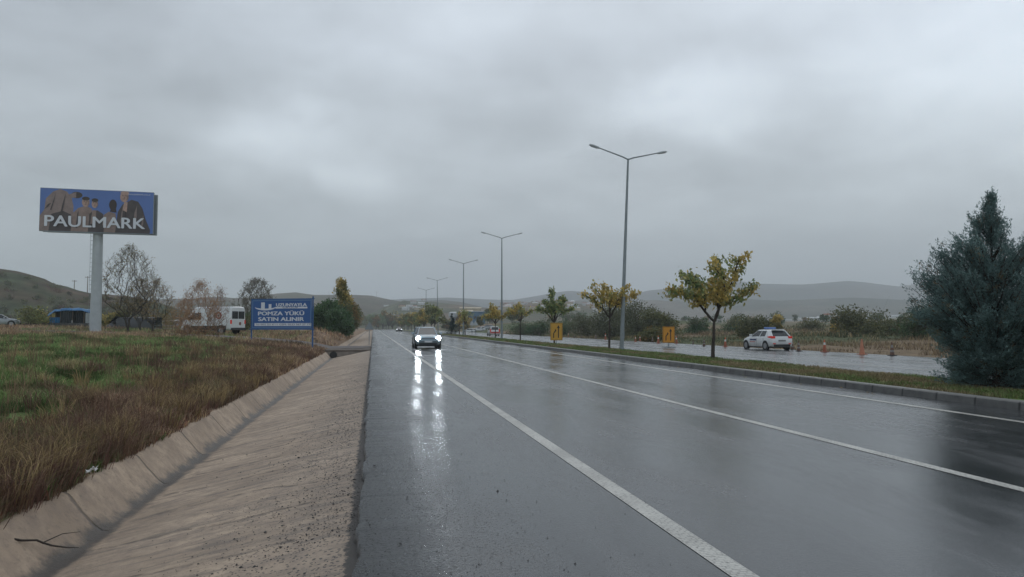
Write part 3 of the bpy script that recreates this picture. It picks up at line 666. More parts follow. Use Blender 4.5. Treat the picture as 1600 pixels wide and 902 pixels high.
# generic far tree
def blob_tree(name,label,cat,loc,h,w,pal,seed,trunk=.25,leaf=.35,n=900,bark=BARK,grp=None,shape='round',sub=8):
    rng=np.random.default_rng(seed); segs=[]; tips=[]
    th=h*trunk; r=max(.05,h*.018)
    segs.append((np.array([0,0,-.4]),np.array([rng.normal(0,.05)*h*.3,0,th]),r*1.2,r*.8)); base=segs[-1][1]
    cl=[]
    for k in range(sub):
        a=rng.uniform(0,2*math.pi); 
        if shape=='tall': zz=th+(h-th)*(k+.5)/sub; rad=w*.5*(1-abs((k+.5)/sub-.4)*1.1)*rng.uniform(.2,.7)
        elif shape=='cone': zz=th+(h-th)*(k+.3)/sub; rad=w*.5*(1-(k+.3)/sub)*.6
        elif shape=='bush': zz=h*rng.uniform(.15,.75); rad=w*.5*rng.uniform(.1,.75)
        else: zz=th+(h-th)*rng.uniform(.2,.85); rad=w*.5*rng.uniform(.1,.72)
        c=np.array([math.cos(a)*rad,math.sin(a)*rad,zz]); cr=(w*.26 if shape!='cone' else w*.5*(1-(k+.3)/sub)*.75+w*.05)*rng.uniform(.65,1.15)
        cl.append((c,cr)); m=(base+c)/2+rng.normal(0,.05*h,3)*.5; segs.append((base,m,r*.6,r*.4)); segs.append((m,c,r*.4,r*.12))
        for _ in range(5):
            e=c+rng.normal(0,cr*.55,3); segs.append((c,e,r*.15,r*.05))
    Ps=[];per=n//sub
    for c,cr in cl:
        d=rng.normal(0,1,(per,3)); d/=np.linalg.norm(d,axis=1)[:,None]; rr=cr*rng.uniform(.1,1,(per,1))**.5*(1+np.clip(.13*rng.normal(0,1,(per,1)),-.3,.22)); Ps.append(c+d*rr*np.array([1,1,.8 if shape!='tall' else 1.2]))
    P=np.concatenate(Ps); P=P[P[:,2]>.05*h]; nn=len(P)
    f=sst(.35,.65,fbm(P[:,0]*.8+seed,P[:,2]*.8,seed)+rng.normal(0,.06,nn))[:,None]
    C=pick(rng,nn,pal[0])*(1-f)+pick(rng,nn,pal[-1])*f
    return mktree(name,label,cat,loc,segs,P,leaf*rng.uniform(.5,1.3,nn),C,bark,grp,4,.3)
def gz(x,y): return float(Hh(np.array(x),np.array(y)))
def at(u,D):
    p=Pd(u,511,D); return (p.x,p.y)
# median trees further away
for k,(u,D,h,pal,lb) in enumerate([(727,125,4.3,(YE,YG),'small yellow tree just right of the third lamp post'),(718,134,4.2,([(.20,.13,.05)],YE),'rusty yellow tree just left of the third lamp post')]):
    x,y=at(u,D); blob_tree('young_street_tree',lb,'tree',(x,y,.1),h,3.0,pal,40+k,.42,.22,700,grp='young trees along the median strip')
DKC=[(.03,.055,.055),(.035,.065,.06)]
x,y=at(706,128); blob_tree('conifer','dark conical conifer on the median beside the third lamp post','tree',(x,y,.1),3.9,2.1,(DKC,DKC),45,.04,.16,2200,shape='cone',sub=9)
OLV=[(.13,.14,.06),(.18,.165,.065),(.11,.125,.055)]; ORG=[(.30,.18,.07),(.25,.18,.075)]
rngT=random.Random(5)
for k in range(16):
    D=165+k*13; xx=13.4+rngT.uniform(-.4,.4); pal=[(OLV,YG),(GR,OLV),(YE,OLV),(OLV,ORG)][k%4]
    blob_tree('street_tree','far tree in the dense row along the median strip','tree',(xx,D,.1),rngT.uniform(5.0,7.2),rngT.uniform(3.8,5.2),pal,60+k,.27,.4,900,bark=BARK_PALE if k>6 else BARK,grp='far trees along the median row')
# woods closing the end of the road : individual trees
for k in range(62):
    u=576+k*2.6+rngT.uniform(-4,4); D=rngT.uniform(492,600) if k<34 else rngT.uniform(230,420)
    x,y=at(u,D)
    if -6<x<32 and y<488: 
        if k<34: y=490+rngT.uniform(0,60)
        else: x=33+rngT.uniform(0,25)
    hh_=rngT.uniform(8.5,14)*(1 if k<34 else .55)
    pal=[(OLV,GR),(OLV,ORG),(GR,GR),(YE,OLV),(OLV,OLV)][k%5]
    blob_tree('broadleaf_tree','far autumn tree in the wood closing the end of the road','tree',(x,y,gz(x,y)),hh_,hh_*.75,pal,100+k,.12,.75,900,grp='far trees beyond the end of the road')
for k in range(14):
    x=-7-k*1.8+rngT.uniform(-1,1)*2; y=rngT.uniform(260,430)
    blob_tree('broadleaf_tree','far olive tree left of the road end, behind the warning sign','tree',(x,y,gz(x,y)),rngT.uniform(6,9),7,(OLV,GR) if k%2 else (OLV,ORG),160+k,.08,.55,1100,grp='far trees left of the road end')
# left clump with yellow poplar
GD=[(.06,.115,.055),(.08,.14,.06)]
clump=[(505,96,4.4,5,(GD,GD),'round'),(522,100,4.9,5,(GD,OLV),'round'),(537,106,8.0,3.4,(YE,[(.14,.15,.05)]),'tall'),(548,112,6.0,4.6,(OLV,ORG),'round'),(560,118,5.6,4.5,(GD,ORG),'round'),(531,92,3.9,4.6,(GD,GD),'bush'),(552,104,3.4,4.4,(GD,GD),'bush'),(566,128,5.2,4.5,(OLV,OLV),'round'),(513,124,5.2,5,(OLV,ORG),'round')]
lbs=['green tree right behind the blue sign post','rounded green tree between blue sign and yellow poplar','tall yellow topped poplar left of the road','olive tree with rusty crown right of the poplar','green and orange tree near the warning sign','dark green bush under the yellow poplar','low dark green bush right of the poplar foot','olive tree nearest the road edge in the left clump','brownish tree behind the green clump']
for k,((u,D,h,w,pal,sh),lb) in enumerate(zip(clump,lbs)):
    x,y=at(u,D); x=min(x,LIP-1.2); blob_tree('poplar' if sh=='tall' else ('bush' if sh=='bush' else 'broadleaf_tree'),lb,'bush' if sh=='bush' else 'tree',(x,y,gz(x,y)),h,w,pal,200+k,.12,.26,6500,shape=sh,sub=20)
# bare trees left
def bare(u,D,h,seed,label,leafn,pal,lean=0,depth=6,ang=.42,split=(2,3),trunk=.28,name='bare_tree',zoff=0,r0=None,stems=1,minr=.008,up=.16,lsize=.13,cat='tree',bark=BARK,shrink=.74,w=0,steps=3,curl=.14):
    rng=np.random.default_rng(seed); segs=[];tips=[]
    for s_ in range(stems):
        sg=.42 if cat=='shrub' else .28; d=(rng.normal(0,sg)*(stems>1)+lean,rng.normal(0,sg)*(stems>1),1.0)
        L0=h*trunk; grow(rng,(rng.normal(0,.15)*(stems>1)*w,0,-.2),d,L0,r0 or h*.022,depth,segs,tips,split,ang,shrink,up,steps,curl,.64,minr,True)
    top=max(s[1][2] for s in segs); k=h/top
    segs=[(a*k,b*k,c,e) for a,b,c,e in segs]; tips=[(t[0]*k,t[1],t[2]) for t in tips]
    x,y=at(u,D); P=None;C=None;sz=.1
    if leafn:
        T=[t for t in tips if t[2]<=(4 if cat=='shrub' else 2)]; idx_=rng.integers(0,len(T),leafn); P=np.array([T[i][0] for i in idx_])+rng.normal(0,.12,(leafn,3)); C=pick(rng,leafn,pal,.35); sz=lsize*rng.uniform(.6,1.3,leafn)
    return mktree(name,label,cat,(x,y,gz(x,y)+zoff),segs,P,sz,C,bark,None,4,.2,'foliage')
def filltree(u,D,h,w,cb,N_,seed,label,leafn,pal,lsize=.09,rt=.006,stems=1,name='bare_tree',cat='tree',step=.22,prof=((0,.35),(.3,.95),(.5,1),(.8,.7),(1,.12)),zoff=0,expo=.43,bark=BARK,tilt=0):
    """crown filled from the ground up: every twig grows from the nearest lower wood"""
    rng=np.random.default_rng(seed); z=rng.uniform(0,1,N_)**.9; a=rng.uniform(0,2*math.pi,N_)
    lump=.62+.62*vnoise(np.cos(a)*2.2+9,np.sin(a)*2.2+z*5,seed)
    r=np.sqrt(rng.uniform(.02,1,N_))*np.interp(z,[p[0] for p in prof],[p[1] for p in prof])*w/2*lump
    A=np.stack([np.cos(a)*r+tilt*z*h,np.sin(a)*r,h*(cb+(1-cb)*z)],-1); A=A[np.argsort(A[:,2]*1.0+.25*np.hypot(A[:,0],A[:,1]))]
    cap=len(A)*6+200; Nn=np.zeros((cap,3)); par=[-1]; Nn[0]=(0,0,-.2); n=1
    for s_ in range(stems):
        b=0; ax,ay=(rng.normal(0,.10,2)*w if stems>1 else (0,0)); zt=h*(cb+(.35 if stems==1 else .12))
        for k in range(1,int(zt/step)+2):
            t=k/(int(zt/step)+1); Nn[n]=(ax*t+rng.normal(0,.02)+tilt*t*zt,ay*t+rng.normal(0,.02),zt*t); par.append(b); b=n; n+=1
    ok_lo=0
    for p in A:
        d=Nn[:n]-p; c=np.sqrt((d*d).sum(1))+np.where(d[:,2]>-.75*np.hypot(d[:,0],d[:,1]),50,0)+.04*Nn[:n,2]*0
        b=int(np.argmin(c)); q=Nn[b].copy(); L_=np.linalg.norm(p-q); k=max(1,int(L_/step))
        mid=(q+p)/2; mid[2]-=.05*L_
        for i_ in range(1,k+1):
            if n>=cap-1: break
            t=i_/k; x_=(1-t)**2*q+2*t*(1-t)*mid+t*t*p+rng.normal(0,.012,3)*(i_<k); Nn[n]=x_; par.append(b); b=n; n+=1
    cnt=np.zeros(n); ch=np.zeros(n,int)
    for i_ in range(n-1,0,-1):
        if ch[i_]==0: cnt[i_]=1
        cnt[par[i_]]+=cnt[i_]; ch[par[i_]]+=1
    rad=rt*cnt**expo; segs=[(Nn[par[i_]],Nn[i_],min(rad[par[i_]],rad[i_]*1.25),rad[i_]) for i_ in range(1,n)]
    tl=[]
    for i_ in range(1,n):
        if cnt[i_]<=2:
            d0=Nn[i_]-Nn[par[i_]]; d0/=np.linalg.norm(d0)+1e-9; o_=Nn[i_]*np.array([1,1,.0])/(w*.5)
            for _ in range(2):
                d1=d0*.7+o_*.6+np.array([0,0,.45])+rng.normal(0,.32,3); d1/=np.linalg.norm(d1); e=Nn[i_]+d1*rng.uniform(.5,1.7)*step*1.5; segs.append((Nn[i_],e,rad[i_]*.8,rad[i_]*.35)); tl.append(e)
    tips=np.concatenate([Nn[:n][(cnt<=3)],np.array(tl)]); P=None;C=None;sz=.1
    if leafn: P=tips[rng.integers(0,len(tips),leafn)]+rng.normal(0,.09,(leafn,3)); C=pick(rng,leafn,pal,.35); sz=lsize*rng.uniform(.6,1.3,leafn)
    x,y=at(u,D); return mktree(name,label,cat,(x,y,gz(x,y)+zoff),segs,P,sz,C,bark,None,4,.2,'foliage')
BR1=[(.15,.12,.07),(.19,.15,.07),(.26,.20,.08)]
TW=simple('twig_bark',(.10,.08,.065),.9,var=.3,scale=9); TWO=simple('rusty_twig_bark',(.20,.115,.07),.9,var=.3,scale=9)
filltree(200,74,8.5,5.6,.20,520,301,'large nearly bare tree beside the billboard column',4200,BR1,.10,.0085,2,expo=.5)
filltree(238,76,5.2,3.8,.22,260,302,'smaller thin leaved tree right of the billboard tree',2400,[(.27,.17,.09),(.30,.23,.10)],.10,.0085,1,tilt=.05,expo=.5)
filltree(219,80,5.6,3.4,.2,240,303,'short brown tree behind the parked dark van',1800,[(.19,.13,.08),(.27,.20,.10)],.10,.0085,2,expo=.5)
filltree(400,108,7.4,5.6,.12,620,304,'rounded grey bare tree behind the blue sign',9000,[(.17,.155,.12),(.20,.18,.135)],.12,.013,3,prof=((0,.55),(.3,.95),(.6,1),(.85,.75),(1,.3)))
filltree(312,52,3.9,3.6,.0,420,305,'orange brown twiggy shrub in front of the white van',6500,[(.44,.26,.14),(.38,.21,.11),(.32,.19,.11)],.055,.0055,7,'shrub','shrub',.16,((0,.25),(.3,.8),(.55,1),(.8,.6),(1,.12)),0,.4,TWO)
filltree(338,53,3.6,1.7,.0,260,306,'thin reddish shrub right of the orange shrub',1300,[(.30,.17,.11),(.26,.16,.11)],.055,.0055,5,'shrub','shrub',.16,((0,.3),(.5,1),(.8,.6),(1,.2)),0,.4,TWO,.06)
filltree(286,57,2.7,2.2,.0,240,307,'small orange shrub at the front of the white van',2000,[(.42,.24,.12),(.34,.21,.11)],.06,.006,5,'shrub','shrub',.16,((0,.3),(.5,1),(.8,.7),(1,.2)),0,.4,TWO)
for k,(u,D,w,h,pal,lb) in enumerate([(45,92,5,2.3,(OLV,YG),'olive bush between silver car and blue tarp'),(66,100,4,2.6,(OLV,YE),'yellowish bush left of the blue tarp'),(178,88,3.2,2.9,(OLV,YE),'yellow green bush right behind the billboard column'),(255,120,6,2.2,(OLV,ORG),'brown bush right of the parked dark van'),(360,120,6,3.4,(OLV,GD),'dark green bush behind the white van'),(384,100,4,3.2,(OLV,GD),'green bush at the left end of the blue sign')]):
    x,y=at(u,D); blob_tree('bush',lb,'bush',(x,y,gz(x,y)),h,w,pal,330+k,.08,.24,1500,shape='bush',sub=9)
# field bushes on the right
WIL=[(.115,.125,.07),(.14,.145,.08),(.095,.11,.065)]
fb=[(1000,112,9.5,6.0,(WIL,WIL),'willow clump right of the big lamp post'),(960,122,8,5.6,(WIL,WIL),'willow clump left of the big lamp post'),(1032,106,7,4.6,(WIL,OLV),'willow bush above the orange arrow sign'),(918,130,7,4.2,(WIL,WIL),'dark willow bush between the two median trees'),(938,88,3.8,2.4,([(.22,.13,.045)],OLV),'rust coloured bush left of the yellow median tree'),
(1092,135,5,3.6,(WIL,GD),'dark bush left of the near median tree'),(1150,140,7,3.2,(WIL,GD),'dark bush behind the near median tree'),(1180,96,5.5,3.0,(WIL,OLV),'olive bush behind the white hatchback'),(1212,104,2.2,4.0,(OLV,YE),'thin yellowish bush above the white hatchback'),(1308,122,2.4,3.6,(YE,ORG),'small yellow sapling in the open field'),
(1350,92,7.5,3.8,(WIL,OLV),'broad grey green willow bush in the field centre'),(1398,104,4,2.6,(WIL,OLV),'small bush between the two field willows'),(1452,78,6.2,3.4,(GD,WIL),'rounded green bush left of the dark juniper'),(1492,66,3.0,2.4,(GD,WIL),'low bush behind the dark juniper'),(1265,150,7,2.2,(WIL,OLV),'low bush line in front of the far houses'),(1480,140,10,3.0,(WIL,GD),'dark hedge bush near the juniper'),
(845,150,7,3.6,(WIL,GD),'dark bush behind the green median tree'),(800,165,8,3.6,(GD,WIL),'dark bush right of the second lamp post'),(880,160,9,3.8,(WIL,GD),'dark green bush right of the amber sign')]
for k,(u,D,w,h,pal,lb) in enumerate(fb):
    x,y=at(u,D); x=max(x,33); blob_tree('bush',lb,'bush',(x,y,gz(x,y)-.1),h,w,pal,400+k,.08,.24,7000 if D<125 else 3500,shape='bush',sub=22)
for k in range(26):
    u=860+k*27+rngT.uniform(-12,12); D=rngT.uniform(260,520); x,y=at(u,D); h=rngT.uniform(3,6)
    blob_tree('field_tree','small far tree or bush in the plain before the mountains','tree',(x,y,gz(x,y)-.2),h,h*rngT.uniform(1.0,2.2),(WIL,GD) if k%3 else (OLV,ORG),450+k,.1,.6,600,grp='far trees in the plain')
for k in range(120):
    u=rngT.uniform(-10,235); D=rngT.uniform(205,300); pz=near_z(u,D)
    blob_tree('hillside_bush','scrubby bush on the slope of the left hill','bush',(pz.x,pz.y,pz.z-.3),rngT.uniform(1.1,2.1),rngT.uniform(2.0,6.0),(WIL,OLV) if k%2 else ([(.16,.105,.08)],WIL),480+k,.1,.45,150,grp='scrub bushes on the left hill')

# juniper at the right edge
def juniper(u,v,h,w,label,seed,ns,per):
    rng=np.random.default_rng(seed); p=Pz(u,v,.13); K=[0,.05,.15,.30,.42,.56,.66,.76,.86,.94,1]; WK=[.50,.56,.56,.70,.98,1.0,.80,.50,.24,.10,.02]
    segs=[(np.array([0,0,-.1]),np.array([.02,0,h*.5]),.075,.045),(np.array([.02,0,h*.5]),np.array([0,0,h*.97]),.045,.006)]
    # limbs: each limb carries its own billow of sprays
    limbs=[]
    nl=int(ns/26)
    for i in range(nl):
        while True:
            k=.03+.95*rng.uniform()
            if rng.uniform()<(.10+np.interp(k,K,WK))**1.2: break
        a=rng.uniform(0,2*math.pi); wd=w*.5*np.interp(k,K,WK)*rng.uniform(.70,1.16); z=h*k
        rise=wd*np.interp(k,[0,.3,.7,1],[.05,.35,.9,1.6]); b=np.array([0,0,max(.1,z-rise)]); e=np.array([math.cos(a)*wd,math.sin(a)*wd,z]); limbs.append((b,e,k)); m=b*.5+e*.5-np.array([0,0,.1*wd]); segs+=[(b,m,.022,.015),(m,e,.015,.004)]
    P=[];Dr=[];Cc=[]
    for q_ in range(14): zq=h*(.74+.25*q_/13); limbs.append((np.array([0,0,zq-.12]),np.array([rng.normal(0,.05),rng.normal(0,.05),zq+.12]),.97))
    for b,e,k in limbs:
        L_=np.linalg.norm(e-b)+1e-6; d0=(e-b)/L_; f=rng.uniform(.72,1.25); wisp=rng.uniform()<.25
        nsp=int(26*np.interp(k,[0,.8,1],[1.1,.8,.45]))
        t=rng.uniform(.12,1.0,nsp)**.75; C0=b+(e-b)*t[:,None]; C0[:,2]-=.4*t*(1-t)*L_*.25
        rad=.30*L_*(1.12-t)*(1-.45*k)+.04; off=rng.normal(0,1,(nsp,3))*rad[:,None]*.55; C0=C0+off
        dirs=d0+off/(rad[:,None]+.05)*.45+rng.normal(0,.22,(nsp,3))+np.array([0,0,.42]); dirs/=np.linalg.norm(dirs,axis=1)[:,None]
        sl=rng.uniform(.14,.40,nsp)*(1.3 if wisp else 1)*(1-.35*k)
        q=rng.uniform(0,1,(nsp,per)); fan=rng.normal(0,1,(nsp,per,3))*(.014+.040*(1-q)[...,None])
        pts=C0[:,None]+dirs[:,None]*(sl[:,None]*q)[...,None]+fan
        P.append(pts.reshape(-1,3)); Dr.append((dirs[:,None]+rng.normal(0,.55,(nsp,per,3))).reshape(-1,3))
        tone=f*rng.uniform(.8,1.2,(nsp,1,1))*rng.uniform(.7,1.3,(nsp,per,1)); br=(rng.uniform(0,1,(nsp,1,1))<.05)
        Cc.append((np.where(br,np.array([.16,.13,.08]),np.array([.135,.205,.195]))*tone).reshape(-1,3))
    P=np.concatenate(P); d=np.concatenate(Dr); Cc=np.concatenate(Cc); k=P[:,2]>.03; P,d,Cc=P[k],d[k],Cc[k]; n=len(P)
    t=thing('juniper',label,'tree',(p.x,p.y,.1)); V,Q=skin(segs,5); np_mesh('trunk',V,[Q],mats=BARK,parent=t,smooth=True)
    d/=np.linalg.norm(d,axis=1)[:,None]; e=rng.normal(size=(n,3)); e-=d*(e*d).sum(1)[:,None]; e/=np.linalg.norm(e,axis=1)[:,None]; s=(.026*rng.uniform(.6,1.4,n))[:,None]
    V=np.stack([P-d*s,P+e*s*.30,P+d*s*1.2,P-e*s*.30],1).reshape(-1,3); bq=np.arange(n)*4; Q=np.stack([bq,bq+1,bq+2,bq+3],-1)
    np_mesh('crown',V,[Q],np.repeat(Cc,4,0),LEAF,t)
juniper(1556,608,4.25,3.0,'large dark blue green juniper at the right end of the median',71,8200,24)
juniper(1690,606,4.2,3.2,'second dark juniper cut off by the right picture edge',72,5600,24)

# ------------------------------------------------------------------ street lamps
def lamp_post(D,h,label,lean=0,first=None,ua=None):
    x=15.35*1; u=ua; p=Pd(u,511,D); x=p.x; y=p.y
    t=thing('street_lamp',label,'street lamp',(x,y,.08),0,'double arm lamp posts on the median'); t.rotation_euler=(0,lean,0)
    mb=MB(); mb.tube([(0,0,0),(0,0,h*.5),(0,0,h)],[.135,.10,.062],12); mb.build('pole',GALV,t,True)
    mb=MB(); mb.box(-.22,.22,-.22,.22,-.05,.03); mb.tube([(0,0,.03),(0,0,.16)],.165,12); mb.box(.12,.145,-.07,.07,.7,1.15); mb.build('base_plate',GALV,t,bevel=.01)
    for s in (-1,1):
        ex=1.9; ez=.52
        mb=MB(); mb.tube([(s*.0,0,h-.05),(s*.35,0,h+.09),(s*ex,0,h+ez)],[.05,.045,.036],8); mb.build('arm',GALV,t,True)
        a=math.atan2(ez-.09,ex-.35); M=Matrix.Translation((s*ex,0,h+ez))@Matrix.Rotation(-s*a*.9,4,'Y')
        g=MB(); L_=[(0,.055,.05),(.10,.10,.085),(.45,.13,.10),(.66,.10,.075),(.72,.05,.04)]
        for i,(q,w,hh) in enumerate(L_):
            for yy,zz in ((-w,0),(-w*.8,hh*.8),(0,hh),(w*.8,hh*.8),(w,0),(w*.7,-hh*.35),(-w*.7,-hh*.35)): g.v.append(tuple(M@Vector((s*q,yy,zz-.02))))
        for i in range(len(L_)-1):
            for k in range(7): a0=i*7+k;a1=i*7+(k+1)%7; g.f.append((a0,a1,a1+7,a0+7)); g.mi.append(0)
        g.f.append(tuple(range(7))); g.mi.append(0); g.f.append(tuple(28+k for k in range(7))); g.mi.append(0)
        ho=g.build('lamp_head',GALV_L,t,True)
        g=MB(); g.box(min(s*.16,s*.6),max(s*.16,s*.6),-.085,.085,-.075,-.058,0,M); g.build('lens',LENS,ho)
    return t
lamp_post(46.6,12.15,'tallest nearest double arm lamp post, leaning slightly to the right',R(2.5),ua=971)
lamp_post(91,12.4,'second double arm lamp post, beside the yellow median tree',0,ua=784)
lamp_post(129,12.5,'third double arm lamp post, next to the dark conifer',0,ua=724)
lamp_post(178,12.6,'fourth double arm lamp post, leaning left beyond the oncoming car',R(-1.2),ua=684.5)
lamp_post(221,12.4,'fifth double arm lamp post, just left of the fourth',0,ua=665.5)
lamp_post(318,12.4,'farthest double arm lamp post, faint above the end of the road',0,ua=637)

# ------------------------------------------------------------------ billboard
bp=Pd(149,514,70); BZ=gz(bp.x,bp.y)-.1
# panel faces slightly off the road axis so that its left edge is nearer
bb=thing('billboard','large single column advertising billboard showing a clothing advert on blue','billboard',(bp.x,bp.y,BZ),R(4.6))
zb=Pd(149,364.5,70).z-BZ; zt=Pd(149,298.5,70).z-BZ; hw=176.5/F*70/2/math.cos(R(15))*.875; cx=(.0)
mb=MB(); mb.tube([(0,0,-.5),(0,0,zb*.5),(0,0,zb+.2)],[.50,.46,.42],24); mb.build('column',GALV_L,bb,True)
mb=MB(); mb.lathe([(.8,-.4),(.8,.12),(.65,.18)],20); mb.build('footing',CONC,bb)
mb=MB()
k=.4
while k<zb: mb.tube([(-.45,.0,k),(-.62,0,k)],.016,5); k+=.42
mb.tube([(-.62,0,.4),(-.62,0,zb)],.014,5); mb.build('ladder',GALV,bb)
W0=-hw+.02+.0; 
mb=MB(); mb.box(-hw+.02,hw+.02,-.50,-.20,zb,zt); mb.box(-hw+.5,hw+.22,.15,.45,zb-.02,zt-.12)
for q in (-.7,-.25,.25,.7): mb.box(q*hw-.05,q*hw+.05,-.2,.15,zb+.1,zb+.3); mb.box(q*hw-.05,q*hw+.05,-.2,.15,zt-.4,zt-.2)
mb.box(-hw+.4,hw-.2,-.75,-.5,zb-.1,zb-.04); mb.build('panel_box',GALV,bb)
# the printed sheet (flat coloured regions of the advert)
PB=simple('poster_blue',(.10,.175,.42),.6,0,.06,1); PC1=simple('poster_brown_coat',(.25,.19,.175),.6,0,.2,2); PC2=simple('poster_dark_coat',(.075,.062,.062),.6,0,.25,2)
PC3=simple('poster_tan_coat',(.26,.19,.165),.6,0,.2,2); PSK=simple('poster_skin',(.42,.28,.23),.6,0,.15,4); PSD=simple('poster_deep_skin',(.045,.032,.03),.6,0,.15,4); PHR=simple('poster_hair',(.06,.045,.035),.6,0,.2,4)
pw=2*hw; ph=zt-zb
def pp(a,b): return (-hw+.02+a*pw, zb+b*ph)      # a,b in 0..1, b up
mb=MB(); lay=[0]
def poly(pts,m):
    lay[0]+=1; y=-.5-.004-.0016*lay[0]; vs=[(pp(a,b)[0],y,pp(a,b)[1]) for a,b in pts]; mb.add(vs,[tuple(range(len(vs)))],m)
def ell(a,b,ra,rb,m,n=16): poly([(a+ra*math.cos(2*math.pi*k/n),b+rb*math.sin(2*math.pi*k/n)) for k in range(n)],m)
poly([(0.002,.01),(.998,.01),(.998,.99),(.002,.99)],0)
poly([(.002,.01),(.002,.35),(.04,.50),(.05,.75),(.11,.92),(.17,.985),(.23,.93),(.27,.8),(.29,.6),(.29,.01)],1)   # bending figure left
poly([(.08,.01),(.10,.40),(.2,.48),(.27,.40),(.28,.01)],2)
ell(.315,.86,.05,.075,6); poly([(.24,.86),(.31,.93),(.31,.80),(.25,.78)],1)
poly([(.27,.01),(.29,.45),(.33,.56),(.40,.62),(.45,.55),(.47,.01)],3); ell(.395,.70,.034,.11,4); ell(.395,.785,.034,.045,6)
poly([(.42,.01),(.43,.42),(.455,.50),(.50,.52),(.55,.44),(.56,.01)],2); poly([(.44,.2),(.455,.52),(.49,.52),(.485,.2)],3); ell(.475,.67,.028,.10,4); ell(.475,.755,.03,.045,6)
poly([(.54,.01),(.555,.42),(.60,.50),(.66,.46),(.68,.01)],3); ell(.635,.66,.034,.13,5); poly([(.61,.5),(.62,.6),(.66,.6),(.67,.48)],5)
poly([(.66,.01),(.68,.50),(.72,.68),(.80,.80),(.86,.76),(.90,.60),(.93,.35),(.975,.08),(.97,.01)],2); poly([(.72,.55),(.735,.74),(.765,.74),(.76,.5)],4); ell(.735,.86,.038,.125,4); ell(.74,.955,.04,.04,4)
poly([(.45,.01),(.45,.16),(.47,.22),(.51,.2),(.53,.22),(.56,.15),(.56,.01)],2)
for pts,m in (([(.09,.5),(.12,.75),(.135,.9),(.125,.72),(.10,.48)],2),([(.18,.45),(.20,.7),(.22,.88),(.212,.68),(.195,.44)],2),([(.04,.5),(.07,.62),(.10,.66),(.07,.56)],2),([(.315,.1),(.325,.42),(.335,.5),(.335,.3),(.325,.08)],2),([(.42,.1),(.415,.4),(.425,.5),(.43,.3)],1),([(.575,.1),(.585,.35),(.60,.44),(.60,.25)],1),([(.82,.15),(.83,.5),(.85,.66),(.85,.4),(.835,.12)],1),([(.735,.2),(.745,.52),(.757,.5),(.75,.2)],5),([(.70,.2),(.715,.5),(.725,.6),(.72,.35)],1),([(.89,.1),(.90,.35),(.91,.45),(.912,.25)],1)): poly(pts,m)
for a,b,k in ((.395,.70,1),(.475,.67,.85),(.735,.86,1.1)):          # brows, nose and mouth of the printed faces
    for sx_ in (-.012,.012): poly([(a+(sx_-.006)*k,b+.018),(a+(sx_+.006)*k,b+.018),(a+(sx_+.006)*k,b+.032),(a+(sx_-.006)*k,b+.032)],6)
    poly([(a+.003*k,b+.01),(a+.007*k,b-.03),(a,b-.03)],6); poly([(a-.008*k,b-.055),(a+.009*k,b-.055),(a+.006*k,b-.045),(a-.006*k,b-.045)],5)
    poly([(a+.018*k,b+.06),(a+.033*k,b+.02),(a+.028*k,b-.06),(a+.016*k,b-.09),(a+.022*k,b-.02)],3)
pst=mb.build('poster',[PB,PC1,PC2,PC3,PSK,PSD,PHR],bb)
WTX=simple('white_lettering',(.62,.64,.68),.6,0,.03,2)
def TM(a,b,y): x_,z_=pp(a,b); return Matrix.Translation((x_,y,z_))@Matrix.Rotation(math.pi/2,4,'X')
yl=-.5-.004-.0016*60
text_mesh('PAULMARK',1.45,WTX,pst,TM(.488,.225,yl),sx=1.0,fat=.035)
o=pst.children[0] if pst.children else None
if o:
    xs_=[v.co.x for v in o.data.vertices]; c0=(min(xs_)+max(xs_))/2; k=.885*pw/(max(xs_)-min(xs_)); tx=pp(.488,0)[0]
    for v in o.data.vertices: v.co.x=(v.co.x-c0)*k+tx
text_mesh('www.paulmark.com.tr',.22,WTX,pst,TM(.87,.93,yl),sx=1.0)

# ------------------------------------------------------------------ blue sign
D0=49; a0=Pd(393,490,D0+1.2); a1=Pd(488.5,490,D0); ang=math.atan2(a1.y-a0.y,a1.x-a0.x); Lb=math.hypot(a1.x-a0.x,a1.y-a0.y)
GZ=gz(a1.x,a1.y)
bs=thing('company_sign','wide blue board on two blue posts advertising pumice buying','sign',(a0.x,a0.y,GZ),ang)
z0=Pd(440,513.5,D0).z-GZ; z1=Pd(440,467.5,D0).z-GZ
for x,top in ((0,z1+.05),(Lb,z1+.18)):
    mb=MB(); mb.tube([(x,.03,-.6),(x,.03,top)],.05,10); mb.build('post',BLUEP,bs,True)
mb=MB(); mb.box(-.12,Lb+.15,-.045,.0,z0-.08,z0-.02); mb.box(-.05,Lb+.15,-.045,.0,z1,z1+.055); mb.build('rail',BLUEP,bs,bevel=.006)
mb=MB(); mb.box(.05,Lb-.05,-.04,-.02,z0-.015,z1-.005); bd=mb.build('board',simple('sign_blue_face',(.018,.085,.27),.45,0,.06,1),bs)
PBL=simple('pale_blue_border',(.16,.27,.38),.5,0,.05,2); mb=MB(); e=.028
mb.box(.10,Lb-.10,-.046,-.0415,z1-.09,z1-.09+e); mb.box(.10,Lb-.10,-.046,-.0415,z0+.05,z0+.05+e); mb.box(.10,.10+e,-.046,-.0415,z0+.05+e,z1-.09); mb.box(Lb-.10-e,Lb-.10,-.046,-.0415,z0+.05+e,z1-.09)
mb.build('border',PBL,bd)
bw=Lb; bh=z1-z0
def S2(a,b): return Vector((a*bw,-.0425,z0+b*bh))
def TS(a,b): return Matrix.Translation(S2(a,b))@Matrix.Rotation(math.pi/2,4,'X')
def fit(o,a_0,a_1):
    xs_=[v.co.x for v in o.data.vertices]; lo,hi=min(xs_),max(xs_); k=(a_1-a_0)*bw/(hi-lo)
    for v in o.data.vertices: v.co.x=a_0*bw+(v.co.x-lo)*k
fit(text_mesh('UZUNYAYLA',.30,WTX,bd,TS(.65,.805),fat=.012),.41,.91)
